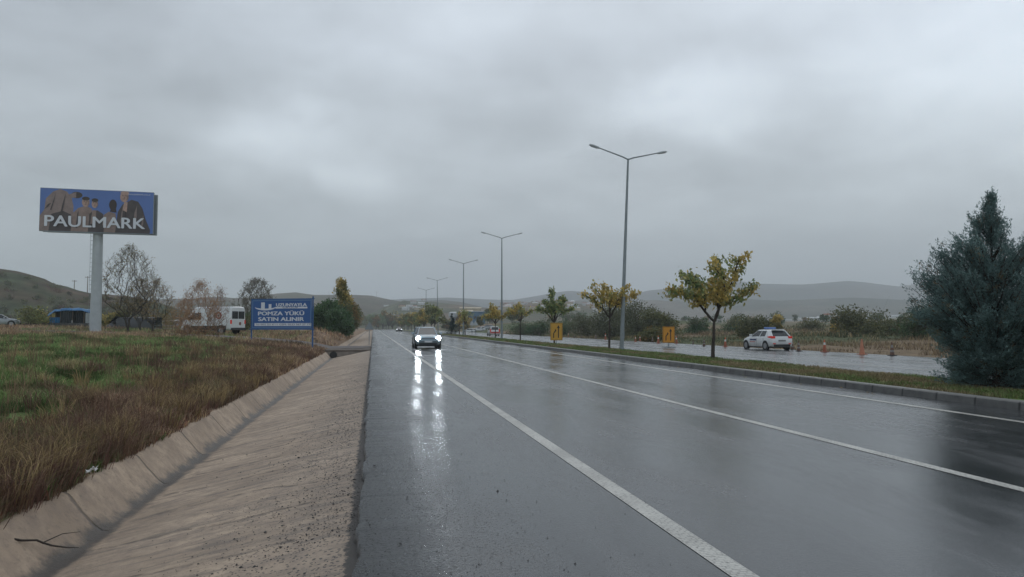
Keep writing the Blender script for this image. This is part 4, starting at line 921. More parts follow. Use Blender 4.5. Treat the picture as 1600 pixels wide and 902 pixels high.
fit(text_mesh('POMZA YÜKÜ',.36,WTX,bd,TS(.5,.51),fat=.012),.115,.87)
fit(text_mesh('SATIN ALINIR',.36,WTX,bd,TS(.5,.315),fat=.012),.12,.87)
mb=MB(); 
def sb(a_,b_,c_,d_,y=-.0425,m=0): mb.box(a_*bw,b_*bw,y-.003,y,z0+c_*bh,z0+d_*bh,m)
sb(.165,.225,.66,.90); sb(.29,.335,.66,.84); sb(.40,.92,.685,.74)
for k in range(26):                                     # swoosh under the towers
    t=math.pi+math.pi*k/25; t2=math.pi+math.pi*(k+1)/25
    if k==25: break
    def e_(t,r): return (.235+r*.17*math.cos(t),.735+.11*math.sin(t)*r+.0)
    w=.012+.05*math.sin(math.pi*k/25); a_,b_=e_(t,1),e_(t2,1)
    mb.add([(a_[0]*bw,-.0462,z0+a_[1]*bh),(b_[0]*bw,-.0462,z0+b_[1]*bh),(b_[0]*bw,-.0462,z0+(b_[1]+w)*bh),(a_[0]*bw,-.0462,z0+(a_[1]+w)*bh)],[(0,1,2,3)])
mb.build('emblem',WTX,bd)
mb=MB(); sb(.06,.985,.085,.185); mb.build('white_strip',WTX,bd)
NAVY=simple('navy_lettering',(.02,.04,.14),.5)
def TS2(a,b,y=-.0475): v=S2(a,b); v.y=y; return Matrix.Translation(v)@Matrix.Rotation(math.pi/2,4,'X')
fit(text_mesh('GROUP',.13,NAVY,bd,TS2(.6,.712)),.52,.77)
fit(text_mesh('Tel: 0352 221 47 11',.15,NAVY,bd,TS2(.3,.135)),.08,.44)
fit(text_mesh('GSM: 0533 567 27 77',.17,NAVY,bd,TS2(.7,.135)),.47,.97)

# ------------------------------------------------------------------ arrow signs and warning sign
def arrow_sign(loc,w,h,zb_,mat,rz,label,legs,wide=.05):
    t=thing('roadworks_sign',label,'sign',loc,rz)
    mb=MB(); mb.box(-w/2,w/2,-.012,.012,zb_,zb_+h); pn=mb.build('panel',mat,t,bevel=.004)
    mb=MB(); e=.02; x0,x1=-w/2+.03,w/2-.03; q0,q1=zb_+.03,zb_+h-.03; y=-.0135
    for bx in ((x0,x1,q0,q0+e),(x0,x1,q1-e,q1),(x0,x0+e,q0+e,q1-e),(x1-e,x1,q0+e,q1-e)): mb.box(bx[0],bx[1],y-.002,y,bx[2],bx[3])
    mb.build('border',BLACKP,pn)
    mb=MB(); s=h
    def quad(pts): mb.add([(a*w,-.0165,zb_+b*h) for a,b in pts],[tuple(range(len(pts)))])
    quad([(.12,.14),(.20,.14),(.20,.72),(.12,.72)]); quad([(.03,.70),(.29,.70),(.16,.87)])
    quad([(-.27,.14),(-.19,.14),(-.19,.40),(-.27,.40)]); quad([(-.27,.40),(-.19,.40),(-.06,.50),(-.06,.56),(-.12,.57)]); quad([(-.13,.66),(.0,.57),(-.12,.47)])
    mb.build('arrows',BLACKP,pn)
    mb=MB()
    if legs=='post': mb.tube([(0,.04,-.3),(0,.04,zb_+h*.8)],.03,8)
    else:
        mb.box(-.04,.04,.015,.055,.05,zb_+h*.8); mb.tube([(-.5,-.3,.03),(.5,.3,.03)],.03,6); mb.tube([(-.5,.3,.03),(.5,-.3,.03)],.03,6); mb.box(-.35,.35,-.25,.25,.005,.05)
    mb.build('stand' if legs!='post' else 'post',GALV,t); return t
p=Pd(869.5,532,57.5); arrow_sign((p.x,p.y,.1),.95,1.36,p.z-.1,SIGNY,R(-8),'amber lane arrow sign on the median in front of a green tree','post')
p=Pz(1045,543,-.12); zl=Pd(1045,537,math.hypot(0,58)).z+.12; arrow_sign((p.x,p.y,-.12),.95,1.28,.36,SIGNO,R(-10),'bright orange lane arrow sign standing on the opposite carriageway','base')
p=Pz(580,538,-.1)
ws=thing('warning_sign','grey back of a triangular warning sign on a thin post at the road edge','sign',(-.35,p.y,-.3))
mb=MB(); mb.tube([(0,0,-.3),(0,0,2.35)],.03,8); mb.build('post',GALV,ws)
mb=MB(); mb.add([(-.42,-.04,1.55),(.42,-.04,1.55),(0,-.04,2.28),(-.42,-.055,1.55),(.42,-.055,1.55),(0,-.055,2.28)],[(0,1,2),(3,5,4),(0,3,4,1),(1,4,5,2),(2,5,3,0)]); mb.build('triangular_plate',GALV,ws)
# small sign pair near second lamp (triangular signs on posts seen small)
for k,(u,lb) in enumerate(((737.5,'left small grey triangular sign beyond the third lamp post'),(743,'right small grey triangular sign beyond the third lamp post'))):
    x,y=at(u,112); t=thing('road_sign',lb,'sign',(x,y,.05)); mb=MB(); mb.tube([(0,0,-.1),(0,0,2.2)],.03,6); mb.build('post',GALV,t)
    mb=MB(); mb.add([(-.4,-.04,1.7),(.4,-.04,1.7),(0,-.04,2.4),(-.4,-.055,1.7),(.4,-.055,1.7),(0,-.055,2.4)],[(0,1,2),(3,5,4),(0,3,4,1),(1,4,5,2),(2,5,3,0)]); mb.build('triangular_plate',GALV_L,t)

# ------------------------------------------------------------------ cones
REFLD=simple('soiled_band',(.22,.21,.20),.7,0,.3,12)
def cone(loc,h,body,label,dirty=False,band=True):
    t=thing('traffic_cone',label,'traffic cone',loc,0,'traffic cones closing the far lane'); w=.19*h/.8
    mb=MB(); mb.box(-w,w,-w,w,0,.04); mb.build('base',BLACKPL if dirty else body,t,bevel=.01)
    mb=MB(); r=lambda q:.135*(1-q)+.03*q; s=h/.8
    mb.lathe([(r(0)*s,.04),(r(.5)*s,h*.5),(r(1)*s,h)],18); mb.build('body',body,t,True)
    if band:
        mb=MB(); mb.lathe([(r(.60)*s+.004,h*.58),(r(.8)*s+.004,h*.78)],18); mb.build('reflective_band',REFLD if dirty else REFL,t,True)
        if dirty: mb=MB(); mb.lathe([(r(.28)*s+.006,h*.26),(r(.42)*s+.006,h*.40)],18); mb.build('reflective_band',REFLD if dirty else REFL,t,True)
    return t
cones=[(1394,556,.78,'d','soiled dark banded cone nearest the juniper'),(1347,554.4,.92,'p','tall faded pale orange cone without a band'),(1288.5,550.4,.80,'o','bright orange cone alone right of the white hatchback'),
(1248,549,.72,'d','soiled banded cone just right of the hatchback tail'),(1238,546.5,.7,'d','soiled cone half hidden by the hatchback tail'),(1133.4,542.5,.78,'o','orange cone right of the near median tree trunk'),(1100,541,.66,'d','soiled cone left of the near median tree trunk'),
(1083,538,.4,'d','very small dark cone between sign and near tree'),(1057,537,.72,'w','orange and white cone right of the orange sign'),(1028.7,536.8,.78,'o','orange cone left of the orange sign'),(1019.5,534.6,.62,'d','dark soiled cone beside the orange sign'),
(1000,533.2,.62,'o','right one of the two orange cones by the big lamp post'),(992.8,534.3,.62,'o','left one of the two orange cones by the big lamp post'),(946,531,.80,'o','orange cone beside the yellow median tree'),(931,529.5,.66,'d','dark banded cone left of the yellow median tree'),
(909,528.3,.5,'d','low dark cone right of the amber sign'),(897.6,527.8,.5,'d','low dark cone next beyond the amber sign'),(888,526,.6,'o','small orange cone just right of the amber sign'),(842.7,524,.55,'d','farthest dark cone left of the amber sign')]
for u,v,h,k,lb in cones:
    p=Pz(u,v,-.13); cone((p.x,p.y,-.125),h,{'o':ORANGE,'d':ORANGE_D,'p':ORANGE_P,'w':ORANGE}[k],lb,k=='d',k!='p')

# ------------------------------------------------------------------ vehicles (front towards +Y)
def loft(mb,secs,m=0,cap=True):
    n=len(secs[0]); b=len(mb.v)
    for s in secs: mb.v.extend([tuple(p) for p in s])
    for i in range(len(secs)-1):
        for k in range(n): a0=b+i*n+k;a1=b+i*n+(k+1)%n; mb.f.append((a0,a1,a1+n,a0+n)); mb.mi.append(m)
    if cap: mb.f.append(tuple(b+k for k in range(n))); mb.f.append(tuple(b+(len(secs)-1)*n+k for k in range(n))); mb.mi.extend([m,m])
def section(y,hw,zb,zt,crown=.03):
    pts=[(hw*.80,zb),(hw*.95,zb+.06),(hw*.99,zb+.2),(hw,(zb+zt)/2),(hw*.985,zt-.14),(hw*.94,zt-.03),(hw*.82,zt+crown*.4),(hw*.4,zt+crown)]
    return [(x,y,z) for x,z in pts]+[(-x,y,z) for x,z in reversed(pts)]
def wheel(parent,x,y,r,w=.21,side=1):
    mb=MB(); mb.lathe([(r*.62,-w/2),(r*.93,-w/2),(r,-w/2+.03),(r,w/2-.03),(r*.93,w/2),(r*.62,w/2)],26,(x,y,r),'x'); o=mb.build('wheel',RUBBER,parent,True)
    mb=MB(); xo=x+side*(w/2+.002)
    mb.lathe([(r*.66,-.01),(r*.66,.006),(r*.58,.004)],26,(xo,y,r),'x')
    for k in range(5):
        a=2*math.pi*k/5; c,s=math.cos(a),math.sin(a); M=Matrix.Translation((xo,y,r))@Matrix.Rotation(a,4,'X'); mb.box(-.004,.012,-.03,.03,.02,r*.6,0,M)
    mb.lathe([(.05,0),(.05,.02)],12,(xo,y,r),'x'); mb.build('rim',RIM,o); return o
def car(name,label,loc,rz,paint,Lc,Wc,Hc,body,cab,wh,r,kind='hatch',lights=None,group=None,cat='car'):
    t=thing(name,label,cat,loc,rz,group); hw=Wc/2
    mb=MB(); loft(mb,[section(*s) for s in body]); bo=mb.build('body',paint,t,True)
    # cabin: base ring (zbelt) -> roof ring
    (yb0,yf0,zb_,hb),(yb1,yf1,zr,hr)=cab
    def ring(y0,y1,hw_,z,cr): 
        return [(-hw_*cr,y0,z),(hw_*cr,y0,z),(hw_,y0+.22,z),(hw_,(y0+y1)/2,z),(hw_*.98,y1-.35,z),(hw_*.80,y1-.05,z),(0,y1,z),(-hw_*.80,y1-.05,z),(-hw_*.98,y1-.35,z),(-hw_,(y0+y1)/2,z),(-hw_,y0+.22,z)]
    R0=ring(yb0,yf0,hb,zb_-.05,.86); R1=ring(yb1,yf1,hr,zr-.06,.86)
    mb=MB(); n=len(R0); mb.v.extend(R0+R1)
    for k in range(n): mb.f.append((k,(k+1)%n,n+(k+1)%n,n+k)); mb.mi.append(0)
    mb.f.append(tuple(range(n))); mb.f.append(tuple(range(n,2*n))); mb.mi.extend([0,0])
    mb.build('windows',GLASS,t,False)
    # roof shell
    def scl(Rg,s,dz,sy=None): cy=sum(p[1] for p in Rg)/len(Rg); return [(p[0]*s,cy+(p[1]-cy)*(sy or s),p[2]+dz) for p in Rg]
    mb=MB(); loft(mb,[scl(R1,1.02,-.035),scl(R1,1.012,.02),scl(R1,.93,.052),scl(R1,.6,.068)]); mb.build('roof',paint,t,True)
    # pillars
    mb=MB()
    def lerp(i,q): return Vector(R0[i]).lerp(Vector(R1[i]),q)
    for i,wd in ((1,.055),(0,.055),(2,.05),(10,.05),(3,.03),(9,.03),(5,.034),(7,.034)):
        a,b=Vector(R0[i]),Vector(R1[i]); out=Vector((a.x,0,0)).normalized()*.008; mb=MB(); mb.tube([a+out,b+out],[wd,wd*.85],6); mb.build('pillar',paint,t)
    if kind=='hatch':   # thick rear quarter
        for s in (1,-1):
            mb=MB(); i,j=(2,1) if s>0 else (10,0)
            P=[Vector(R0[i]),Vector(R0[j]),Vector(R1[j]),Vector(R1[i])]; o_=Vector((s*.012,-.008,0)); mb.add([q+o_ for q in P],[(0,1,2,3)])
            A=Vector(R0[i]);B=Vector(R1[i]);C_=Vector(R0[3 if s>0 else 9]);D_=Vector(R1[3 if s>0 else 9])
            mb.add([A+o_,B+o_,B.lerp(D_,.12)+o_,A.lerp(C_,.45)+o_],[(0,1,2,3)]); mb.build('rear_quarter',paint,t)
    y0=body[0][0]; y1=body[-1][0]
    for yy in wh:
        for s in (1,-1):
            mb=MB(); mb.lathe([(r*1.18,0),(r*1.18,.012)],26,(s*hw*.992-(.006 if s>0 else .006),yy,r*1.03),'x'); mb.build('wheel_arch',BLACKPL,t)
            wheel(t,s*(hw-.10),yy,r,.2,s)
    mb=MB(); mb.box(-hw*.9,hw*.9,y0+.3,y1-.3,.17,.3); mb.build('underbody',BLACKPL,t)
    for s in (1,-1):
        mb=MB(); mb.box(min(s*(hw-.02),s*(hw+.16)),max(s*(hw-.02),s*(hw+.16)),yf0-.62,yf0-.48,zb_-.02,zb_+.13); mb.build('mirror',paint if kind!='van' else BLACKPL,t,bevel=.02)
        mb=MB()
        for dy in (yb0+.9,(yb0+yf0)/2+.28): mb.box(s*(hw+.002)-.004,s*(hw+.002)+.004,dy-.006,dy+.006,.33,zb_-.12)
        mb.build('door_gap',BLACKPL,t)
        mb=MB()
        for dy in (yb0+1.15,(yb0+yf0)/2+.52): mb.box(s*(hw+.004)-.008,s*(hw+.004)+.01,dy-.09,dy+.07,zb_-.16,zb_-.12)
        mb.build('door_handle',paint,t)
    return t,hw,y0,y1
# white driving school hatchback
hb=[(-2.0,.76,.34,.78,.02),(-1.93,.83,.24,.95,.02),(-1.6,.86,.2,.98,.02),(-.6,.865,.18,.97,.02),(.6,.865,.18,.95,.02),(1.2,.85,.2,.90,.03),(1.7,.80,.24,.78,.03),(1.95,.68,.3,.66,.02),(2.02,.55,.34,.55,.0)]
pa=Pz(1195.5,547.4,-.12); psi=YAW+math.atan((1200-800)/F)
hx=pa.x+.74+.08; hy=pa.y+1.28
W,hw,y0,y1=car('hatchback','white driving school hatchback with a blue roof sign on the opposite carriageway',(hx,hy,-.12),R(1.5),WHITECAR,4.03,1.73,1.47,hb,((-1.93,1.02,.97,.80),(-1.48,.22,1.42,.62)),(-1.28,1.29),.31,'hatch')
for s in (1,-1):
    mb=MB(); mb.box(min(s*.50,s*.80),max(s*.50,s*.80),-2.0,-1.80,.82,.98); mb.box(min(s*.66,s*.835),max(s*.66,s*.835),-1.93,-1.55,.86,.99); mb.build('tail_light',TAIL,W,bevel=.02)
    mb=MB(); mb.box(min(s*.5,s*.68),max(s*.5,s*.68),-2.035,-2.0,.44,.50); mb.build('reflector',TAIL,W)
mb=MB(); mb.box(-.62,.62,-2.03,-1.85,.26,.42); mb.build('rear_bumper_insert',BLACKPL,W,bevel=.02)
mb=MB(); mb.box(-.27,.27,-2.025,-1.99,.62,.73); mb.build('number_plate',simple('plate_grey',(.2,.2,.2),.5),W)
mb=MB(); mb.box(-.45,.45,-1.62,-1.40,1.415,1.46); mb.build('rear_spoiler',WHITECAR,W,bevel=.015)
mb=MB(); mb.box(-.42,.42,-.62,-.40,1.46,1.60); mb.build('roof_sign',simple('blue_roof_sign',(.10,.18,.42),.4),W,bevel=.03)
mb=MB()
for k,(a,b,z_,hh) in enumerate([(.72,.32,.66,.11),(.28,-.12,.66,.11),(.72,.0,.54,.045)]): mb.box(-hw-.010,-hw-.002,b,a,z_,z_+hh,1 if k==2 else 0)
mb.build('side_decal',[simple('decal_navy',(.03,.05,.14),.5),simple('decal_red',(.4,.05,.05),.5)],W)
# oncoming car
ob=[(-2.2,.72,.34,.88,.02),(-2.1,.85,.26,1.0,.02),(-1.6,.90,.22,1.02,.02),(-.5,.905,.2,1.0,.02),(.7,.905,.2,.98,.03),(1.4,.89,.22,.92,.04),(1.95,.84,.24,.84,.04),(2.12,.78,.26,.74,.03),(2.2,.66,.32,.62,.01)]
pc=Pz(668,545,0)
Oc,hw,y0,y1=car('oncoming_car','grey car driving towards the camera with dazzling headlights on','x' and (3.72,53.0,0),math.pi,GREYCAR,4.4,1.82,1.6,ob,((-2.0,1.15,1.0,.83),(-1.7,.35,1.50,.63)),(-1.35,1.35),.34,'suv')
for s in (1,-1):
    mb=MB(); mb.box(min(s*.52,s*.84),max(s*.52,s*.84),2.0,2.10,.64,.80); f=mb.build('headlight_housing',LENS,Oc,bevel=.03)
    mb=MB(); mb.lathe([(.15,0),(.15,.03),(.09,.05)],18,(s*.69,2.11,.72),'y'); mb.build('headlight',HEAD,Oc,True)
mb=MB(); mb.box(-.5,.5,2.10,2.18,.58,.72); mb.box(-.6,.6,2.12,2.205,.30,.42); mb.build('grille',BLACKPL,Oc,bevel=.02)
mb=MB(); mb.box(-.26,.26,2.205,2.225,.44,.55); mb.build('number_plate',WHITEP,Oc)
# far car with lights
Fc,hw,y0,y1=car('oncoming_car','tiny far car with one bright light at the end of the road',(7.9,232,0),math.pi,DARKCAR,4.4,1.82,1.6,ob,((-2.0,1.15,1.0,.83),(-1.7,.35,1.50,.63)),(-1.35,1.35),.34,'suv')
for s in (1,-1):
    mb=MB(); mb.lathe([(.12,0),(.12,.03)],12,(s*.66,2.1,.72),'y'); mb.build('headlight',HEAD2,Fc)
# red and white minivan on the opposite carriageway
vb=[(-2.1,.74,.32,.95,.02),(-2.05,.86,.22,1.05,.02),(-1,.9,.2,1.05,.02),(.6,.9,.2,1.0,.03),(1.5,.86,.22,.9,.03),(2.05,.72,.3,.7,.02)]
x,y=at(770.5,136)
Mv,hw,y0,y1=car('minivan','small white and red van far away on the opposite carriageway',(x,y,-.12),R(0),WHITECAR,4.2,1.8,1.8,vb,((-2.05,1.2,1.05,.84),(-1.95,.6,1.68,.70)),(-1.3,1.3),.31,'hatch')
for s in (1,-1):
    mb=MB(); mb.box(min(s*.72,s*.88),max(s*.72,s*.88),-2.12,-1.95,.7,1.25); mb.build('tail_light',TAIL,Mv)
mb=MB(); mb.box(-.85,.85,-2.11,-2.06,.45,.75); mb.build('red_stripe',REDCAR,Mv)

# white minibus van on the side road
def big_van(name,label,loc,rz,paint,L_=5.9,W_=2.05,Hh_=2.55,logo=True):
    t=thing(name,label,'van',loc,rz); hw=W_/2; yr=-L_/2
    def sec(y,w,zb,zt,top): 
        q=[(w*.9,zb),(w,zb+.12),(w,zt*.45),(w*.985,zt*.6),(w*top,zt-.12),(w*top*.9,zt-.02),(w*.4,zt+.02)]
        return [(x,y,z) for x,z in q]+[(-x,y,z) for x,z in reversed(q)]
    ss=[sec(yr,hw*.95,.42,Hh_-.10,.90),sec(yr+.08,hw,.36,Hh_-.02,.92),sec(yr+2,hw,.34,Hh_,.93),sec(yr+4.0,hw,.34,Hh_-.02,.93),sec(yr+4.45,hw,.34,Hh_-.22,.90),sec(yr+5.15,hw*.97,.34,1.45,.93),sec(yr+5.7,hw*.9,.36,1.12,.9),sec(yr+L_,hw*.75,.42,.85,.9)]
    mb=MB(); loft(mb,ss); mb.build('body',paint,t,True)
    for s in (1,-1):
        for (a,b) in ((.95,),) if False else ((yr+.35,yr+1.5),(yr+1.62,yr+2.75)) if not logo else ():
            pass
        mb=MB(); mb.add([(s*(hw+.006),yr+3.35,1.35),(s*(hw+.006),yr+4.75,1.35),(s*(hw*.97+.006),yr+4.35,1.95),(s*(hw*.965+.006),yr+3.35,2.0)],[(0,1,2,3)]); mb.build('side_window',GLASS,t)
        mb=MB(); mb.box(min(s*(hw-.17),s*(hw-.01)),max(s*(hw-.17),s*(hw-.01)),yr-.02,yr+.12,.95,1.32); mb.build('tail_light',TAIL if logo else RUBBER,t,bevel=.015)
        mb=MB(); mb.box(min(s*hw,s*(hw+.02)),max(s*hw,s*(hw+.02)),yr+.5,yr+L_-1.4,.36,.78); mb.build('sill_cladding',BLACKPL,t)
        mb=MB(); mb.box(min(s*hw,s*(hw+.22)),max(s*hw,s*(hw+.22)),yr+4.55,yr+4.7,1.3,1.65); mb.build('mirror',BLACKPL,t)
        for yy in (yr+1.05,yr+4.9):
            mb=MB(); mb.lathe([(.44,0),(.44,.014)],24,(s*hw*1.0+(.012 if s>0 else -.026),yy,.42),'x'); mb.build('wheel_arch',BLACKPL,t); wheel(t,s*(hw-.10),yy,.35,.24,s)
    mb=MB(); mb.add([(-.86,yr+4.5,2.2),(.86,yr+4.5,2.2),(.92,yr+5.17,1.47),(-.92,yr+5.17,1.47)],[(0,1,2,3)]); o=mb.build('windscreen',GLASS,t); o.location=(0,.02,.02)
    for s in (1,-1):
        mb=MB(); a,b=(.03,.84) if s>0 else (-.84,-.03); mb.box(a,b,yr-.012,yr+.02,1.42,2.12); mb.build('rear_window',GLASS,t,bevel=.01)
    mb=MB(); mb.box(-.95,.95,yr-.07,yr+.1,.36,.60); mb.build('bumper',BLACKPL,t,bevel=.02)
    if logo:
        mb=MB(); mb.lathe([(.16,0),(.16,.006)],20,(.25,yr-.014,.98),'y'); mb.lathe([(.06,0),(.06,.01)],16,(.25,yr-.022,.98),'y'); mb.build('round_badge',simple('badge_brown',(.16,.06,.05),.5),t)
        for s in (-1,):
            mb=MB(); mb.lathe([(.34,0),(.34,.008)],26,(s*(hw+.004),yr+1.35,1.72),'x'); lo=mb.build('round_logo',simple('logo_red_brown',(.30,.07,.05),.5),t)
            mb=MB(); mb.lathe([(.20,0),(.20,.012)],22,(s*(hw+.010),yr+1.35,1.72),'x'); mb.build('logo_centre',simple('logo_cream',(.5,.42,.36),.5),lo)
            mb=MB(); mb.lathe([(.10,0),(.10,.016)],18,(s*(hw+.016),yr+1.35,1.72),'x'); mb.build('logo_dot',simple('logo_dark',(.10,.04,.04),.5),lo)
    return t
p=Pd(333,520,69.5); zz=gz(p.x,p.y)
big_van('minibus','white minibus van with red tail lights behind the orange shrub',(p.x-.1,p.y,zz+.02),R(63.5-3),WHITECAR)
p=Pd(211,505,86); zz=gz(p.x,p.y)
big_van('parked_van','dark van parked behind the trees right of the billboard',(p.x,p.y,zz-.75),R(80),DARKCAR,5.4,1.9,2.1,False)
p=Pd(-2,500,92); zz=gz(p.x,p.y)
car('parked_car','silver car cut off by the left picture edge',(p.x,p.y,zz+.05),R(-70),simple('silver_paint',(.33,.35,.37),.3,.3,.05,2),4.4,1.8,1.6,ob,((-2.0,1.15,1.0,.83),(-1.7,.35,1.50,.63)),(-1.35,1.35),.34,'suv')

# tarp shelter
p=Pd(112,502,96); zz=gz(p.x,p.y)
tp=thing('market_shelter','shelter of blue tarpaulin and dark netting left of the billboard column','shelter',(p.x,p.y,zz-.2),R(8))
rng=np.random.default_rng(4)
for k,x_ in enumerate((-2.4,-1.3,.1,1.4,2.4)):
    for yy in (0,2.6):
        mb=MB(); mb.tube([(x_,yy,0),(x_,yy,2.15+(.25 if abs(x_)<2 else 0))],.045,6); mb.build('wooden_pole',WOOD if k!=4 else WHITEP,tp)
gx=np.linspace(-2.65,2.55,30); gy=np.linspace(-.35,3,12); V=[]
for a in gx:
    for b in gy:
        z_=2.35+.35*math.sin((a+2.6)/5.2*math.pi)+(float(fbm(a*2.1,b*1.6,3))-.5)*.35-(.55*max(0,-b-.1)*2.2)-(.5*max(0,-a-2.0))
        V.append((a,b,z_))
Q=[(i*12+j,i*12+j+1,(i+1)*12+j+1,(i+1)*12+j) for i in range(29) for j in range(11)]
np_mesh('tarpaulin',V,[np.array(Q)],mats=TARP,parent=tp,smooth=True)
mb=MB(); V=[];
def hang(x0,x1,z0_,z1_,y,m,name):
    mb=MB(); n=14; vs=[];
    for i in range(n+1):
        a=x0+(x1-x0)*i/n; w=.07*math.sin(i*1.9+x0); vs+= [(a,y+w,z0_),(a,y+w*.5,z1_)]
    mb.add(vs,[(2*i,2*i+2,2*i+3,2*i+1) for i in range(n)]); mb.build(name,m,tp,True)
hang(-1.2,.1,.7,2.5,-.25,TARPD,'netting'); hang(.2,1.5,.2,2.2,.4,TARPD,'netting'); hang(-2.5,-1.3,.3,1.5,-.1,TARP,'side_sheet'); hang(1.6,2.45,.2,2.1,-.2,GALV_L,'side_sheet'); hang(-2.5,2.45,.1,2.5,2.7,TARPD,'back_sheet')
# low dark boundary fence
a=Pd(28,500,93); b=Pd(140,500,93)
zf=gz((a.x+b.x)/2,(a.y+b.y)/2); Lf=math.hypot(b.x-a.x,b.y-a.y)
fn=thing('fence','long low dark sheet fence in front of the blue tarp shelter','fence',(a.x,a.y,zf-.1),math.atan2(b.y-a.y,b.x-a.x))
mb=MB(); n=40; vs=[]
for i in range(n+1): w=.04*math.sin(i*2.3); vs+=[(Lf*i/n,w,.1),(Lf*i/n,w,.62+.03*math.sin(i*1.1))]
mb.add(vs,[(2*i,2*i+2,2*i+3,2*i+1) for i in range(n)]); mb.build('sheet_panel',DARKCAR,fn)
for i in range(5): mb=MB(); mb.tube([(Lf*i/4,.08,0),(Lf*i/4,.08,.95)],.035,6); mb.build('post',WOOD if i!=3 else WHITEP,fn)
# wire fence right of dark van
a=Pd(240,506,78); b=Pd(300,508,74); zf=gz(a.x,a.y); Lf=math.hypot(b.x-a.x,b.y-a.y)
fn=thing('fence','short picket fence of grey stakes left of the orange shrub','fence',(a.x,a.y,zf-.05),math.atan2(b.y-a.y,b.x-a.x))
for i in range(13): mb=MB(); mb.tube([(Lf*i/12,0,-.2),(Lf*i/12+.03,0,.75+.1*math.sin(i*3))],.03,5); mb.build('stake',WOOD,fn)
mb=MB(); mb.tube([(0,0,.6),(Lf,0,.6)],.012,4); mb.tube([(0,0,.3),(Lf,0,.3)],.012,4); mb.build('wire',GALV,fn)
# utility poles
def upole(u,v0,v1,D,label,arm=1.6):
    p=Pd(u,v0,D); h=Pd(u,v1,D).z-p.z
    if D<400: p=near_z(u,D); h=Pd(u,v1,D).z-p.z
    t=thing('utility_pole',label,'utility pole',(p.x,p.y,p.z)); mb=MB(); mb.tube([(0,0,-2),(0,0,h)],[.2,.13],7); mb.build('pole',WOOD,t)
    mb=MB(); mb.box(-arm,arm,-.08,.08,h-.5,h-.32); mb.build('crossarm',WOOD,t)
    mb=MB()
    for q in (-1,-.3,.4,1): mb.tube([(q*arm*.95,0,h-.32),(q*arm*.95,0,h-.05)],.06,6)
    mb.build('insulators',LENS,t)
upole(136.5,457,432,322,'taller utility pole with crossarm on the hill left of the billboard column',1.1)
upole(116,453,438,335,'shorter utility pole with crossarm further along the left hill crest',1.0)
upole(520.5,463,448,1300,'thin pylon on the ridge above the left trees',3); upole(588.5,465,456,1300,'thin pylon on the ridge above the road end',3)

# ------------------------------------------------------------------ buildings
def house(u,vb_,D,w,d,h,rz,label,wall=PLASTER,roof=METROOF,gable=.8,name='house',grp=None,storeys=1,cat='house',z=None):
    p=Pd(u,vb_,D); t=thing(name,label,cat,(p.x,p.y,gz(p.x,p.y) if z is None else z),rz,grp)
    mb=MB(); mb.box(-w/2,w/2,-d/2,d/2,-4,h); mb.build('wall',wall,t)
    mb=MB(); o_=.25
    mb.add([(-w/2-o_,-d/2-o_,h),(w/2+o_,-d/2-o_,h),(w/2+o_,d/2+o_,h),(-w/2-o_,d/2+o_,h),(-w/2-o_,0,h+gable),(w/2+o_,0,h+gable)],[(0,1,5,4),(2,3,4,5),(0,4,3),(1,2,5),(0,3,2,1)]); mb.build('roof',roof,t)
    nw=max(2,int(w/3)); 
    for s_ in range(storeys):
        zc=h/storeys*(s_+.5)
        for k in range(nw if D<350 or w>12 and D<600 else 0):
            x=-w/2+w*(k+.5)/nw; ww=min(.6,w/nw*.3); mb=MB(); mb.box(x-ww,x+ww,-d/2-.03,-d/2+.05,zc-.55,zc+.55); mb.build('window',GLASS,t)
    return t
# low white sheds left
house(236,486,235,7.5,6,2.0,R(15),'white shed with pale roof behind the trees right of the billboard',name='shed',cat='shed',z=near_z(236,235).z); house(205,488,240,6,5,1.6,R(-10),'low grey white shed left of the larger white shed',METROOF,METROOF,.5,name='shed',cat='shed',z=near_z(205,240).z)
house(263,484,245,6,5,1.5,R(5),'blue and white shed near the orange shrub',BLUEW,METROOF,.5,name='shed',cat='shed',z=near_z(263,245).z)
# blue and cream industrial hall
house(742,503,330,9.0,14,5.4,R(-8),'blue clad industrial hall right of the third lamp post',BLUEW,METROOF,.3,'industrial_hall',storeys=1,cat='building')
house(729,503,338,5.5,12,6.4,R(-8),'white fronted hall joined to the blue hall',PLASTER,BEIGEW,.6,'industrial_hall',cat='building')
house(735,488,420,12,10,9.0,R(-8),'cream roofed hall rising behind the blue hall',BEIGEW,BEIGEW,.8,'industrial_hall',cat='building')
# water tower like pale cylinder
p=Pd(708,497,330); t=thing('water_tank','pale round water tank on a dark tower above the median trees','water tank',(p.x,p.y,gz(p.x,p.y)+1)); mb=MB(); mb.lathe([(1.0,4.2),(1.9,4.9),(1.9,6.6),(1.2,7.1)],18); mb.build('tank',METROOF,t,True); mb=MB()
for q in ((-.9,-.9),(.9,-.9),(-.9,.9),(.9,.9)): mb.tube([(q[0],q[1],-4),(q[0],q[1],4.4)],.14,6)
mb.build('tower_legs',GALV,t)
# parked cars near hall
for k,(u,lb) in enumerate(((733,'white car parked left of the pair before the blue hall'),(749,'white car parked right in front of the blue hall'),(761,'pale car parked beyond the blue hall'))):
    p=Pd(u,504,245); car('parked_car',lb,(p.x,p.y,gz(p.x,p.y)+.03),R(60+k*12),WHITECAR if k<2 else simple('silver_paint',(.33,.35,.37),.3,.3,.05,2),4.3,1.8,1.6,ob,((-2.0,1.15,1.0,.83),(-1.7,.35,1.50,.63)),(-1.35,1.35),.34,'suv',group='cars parked near the blue hall')
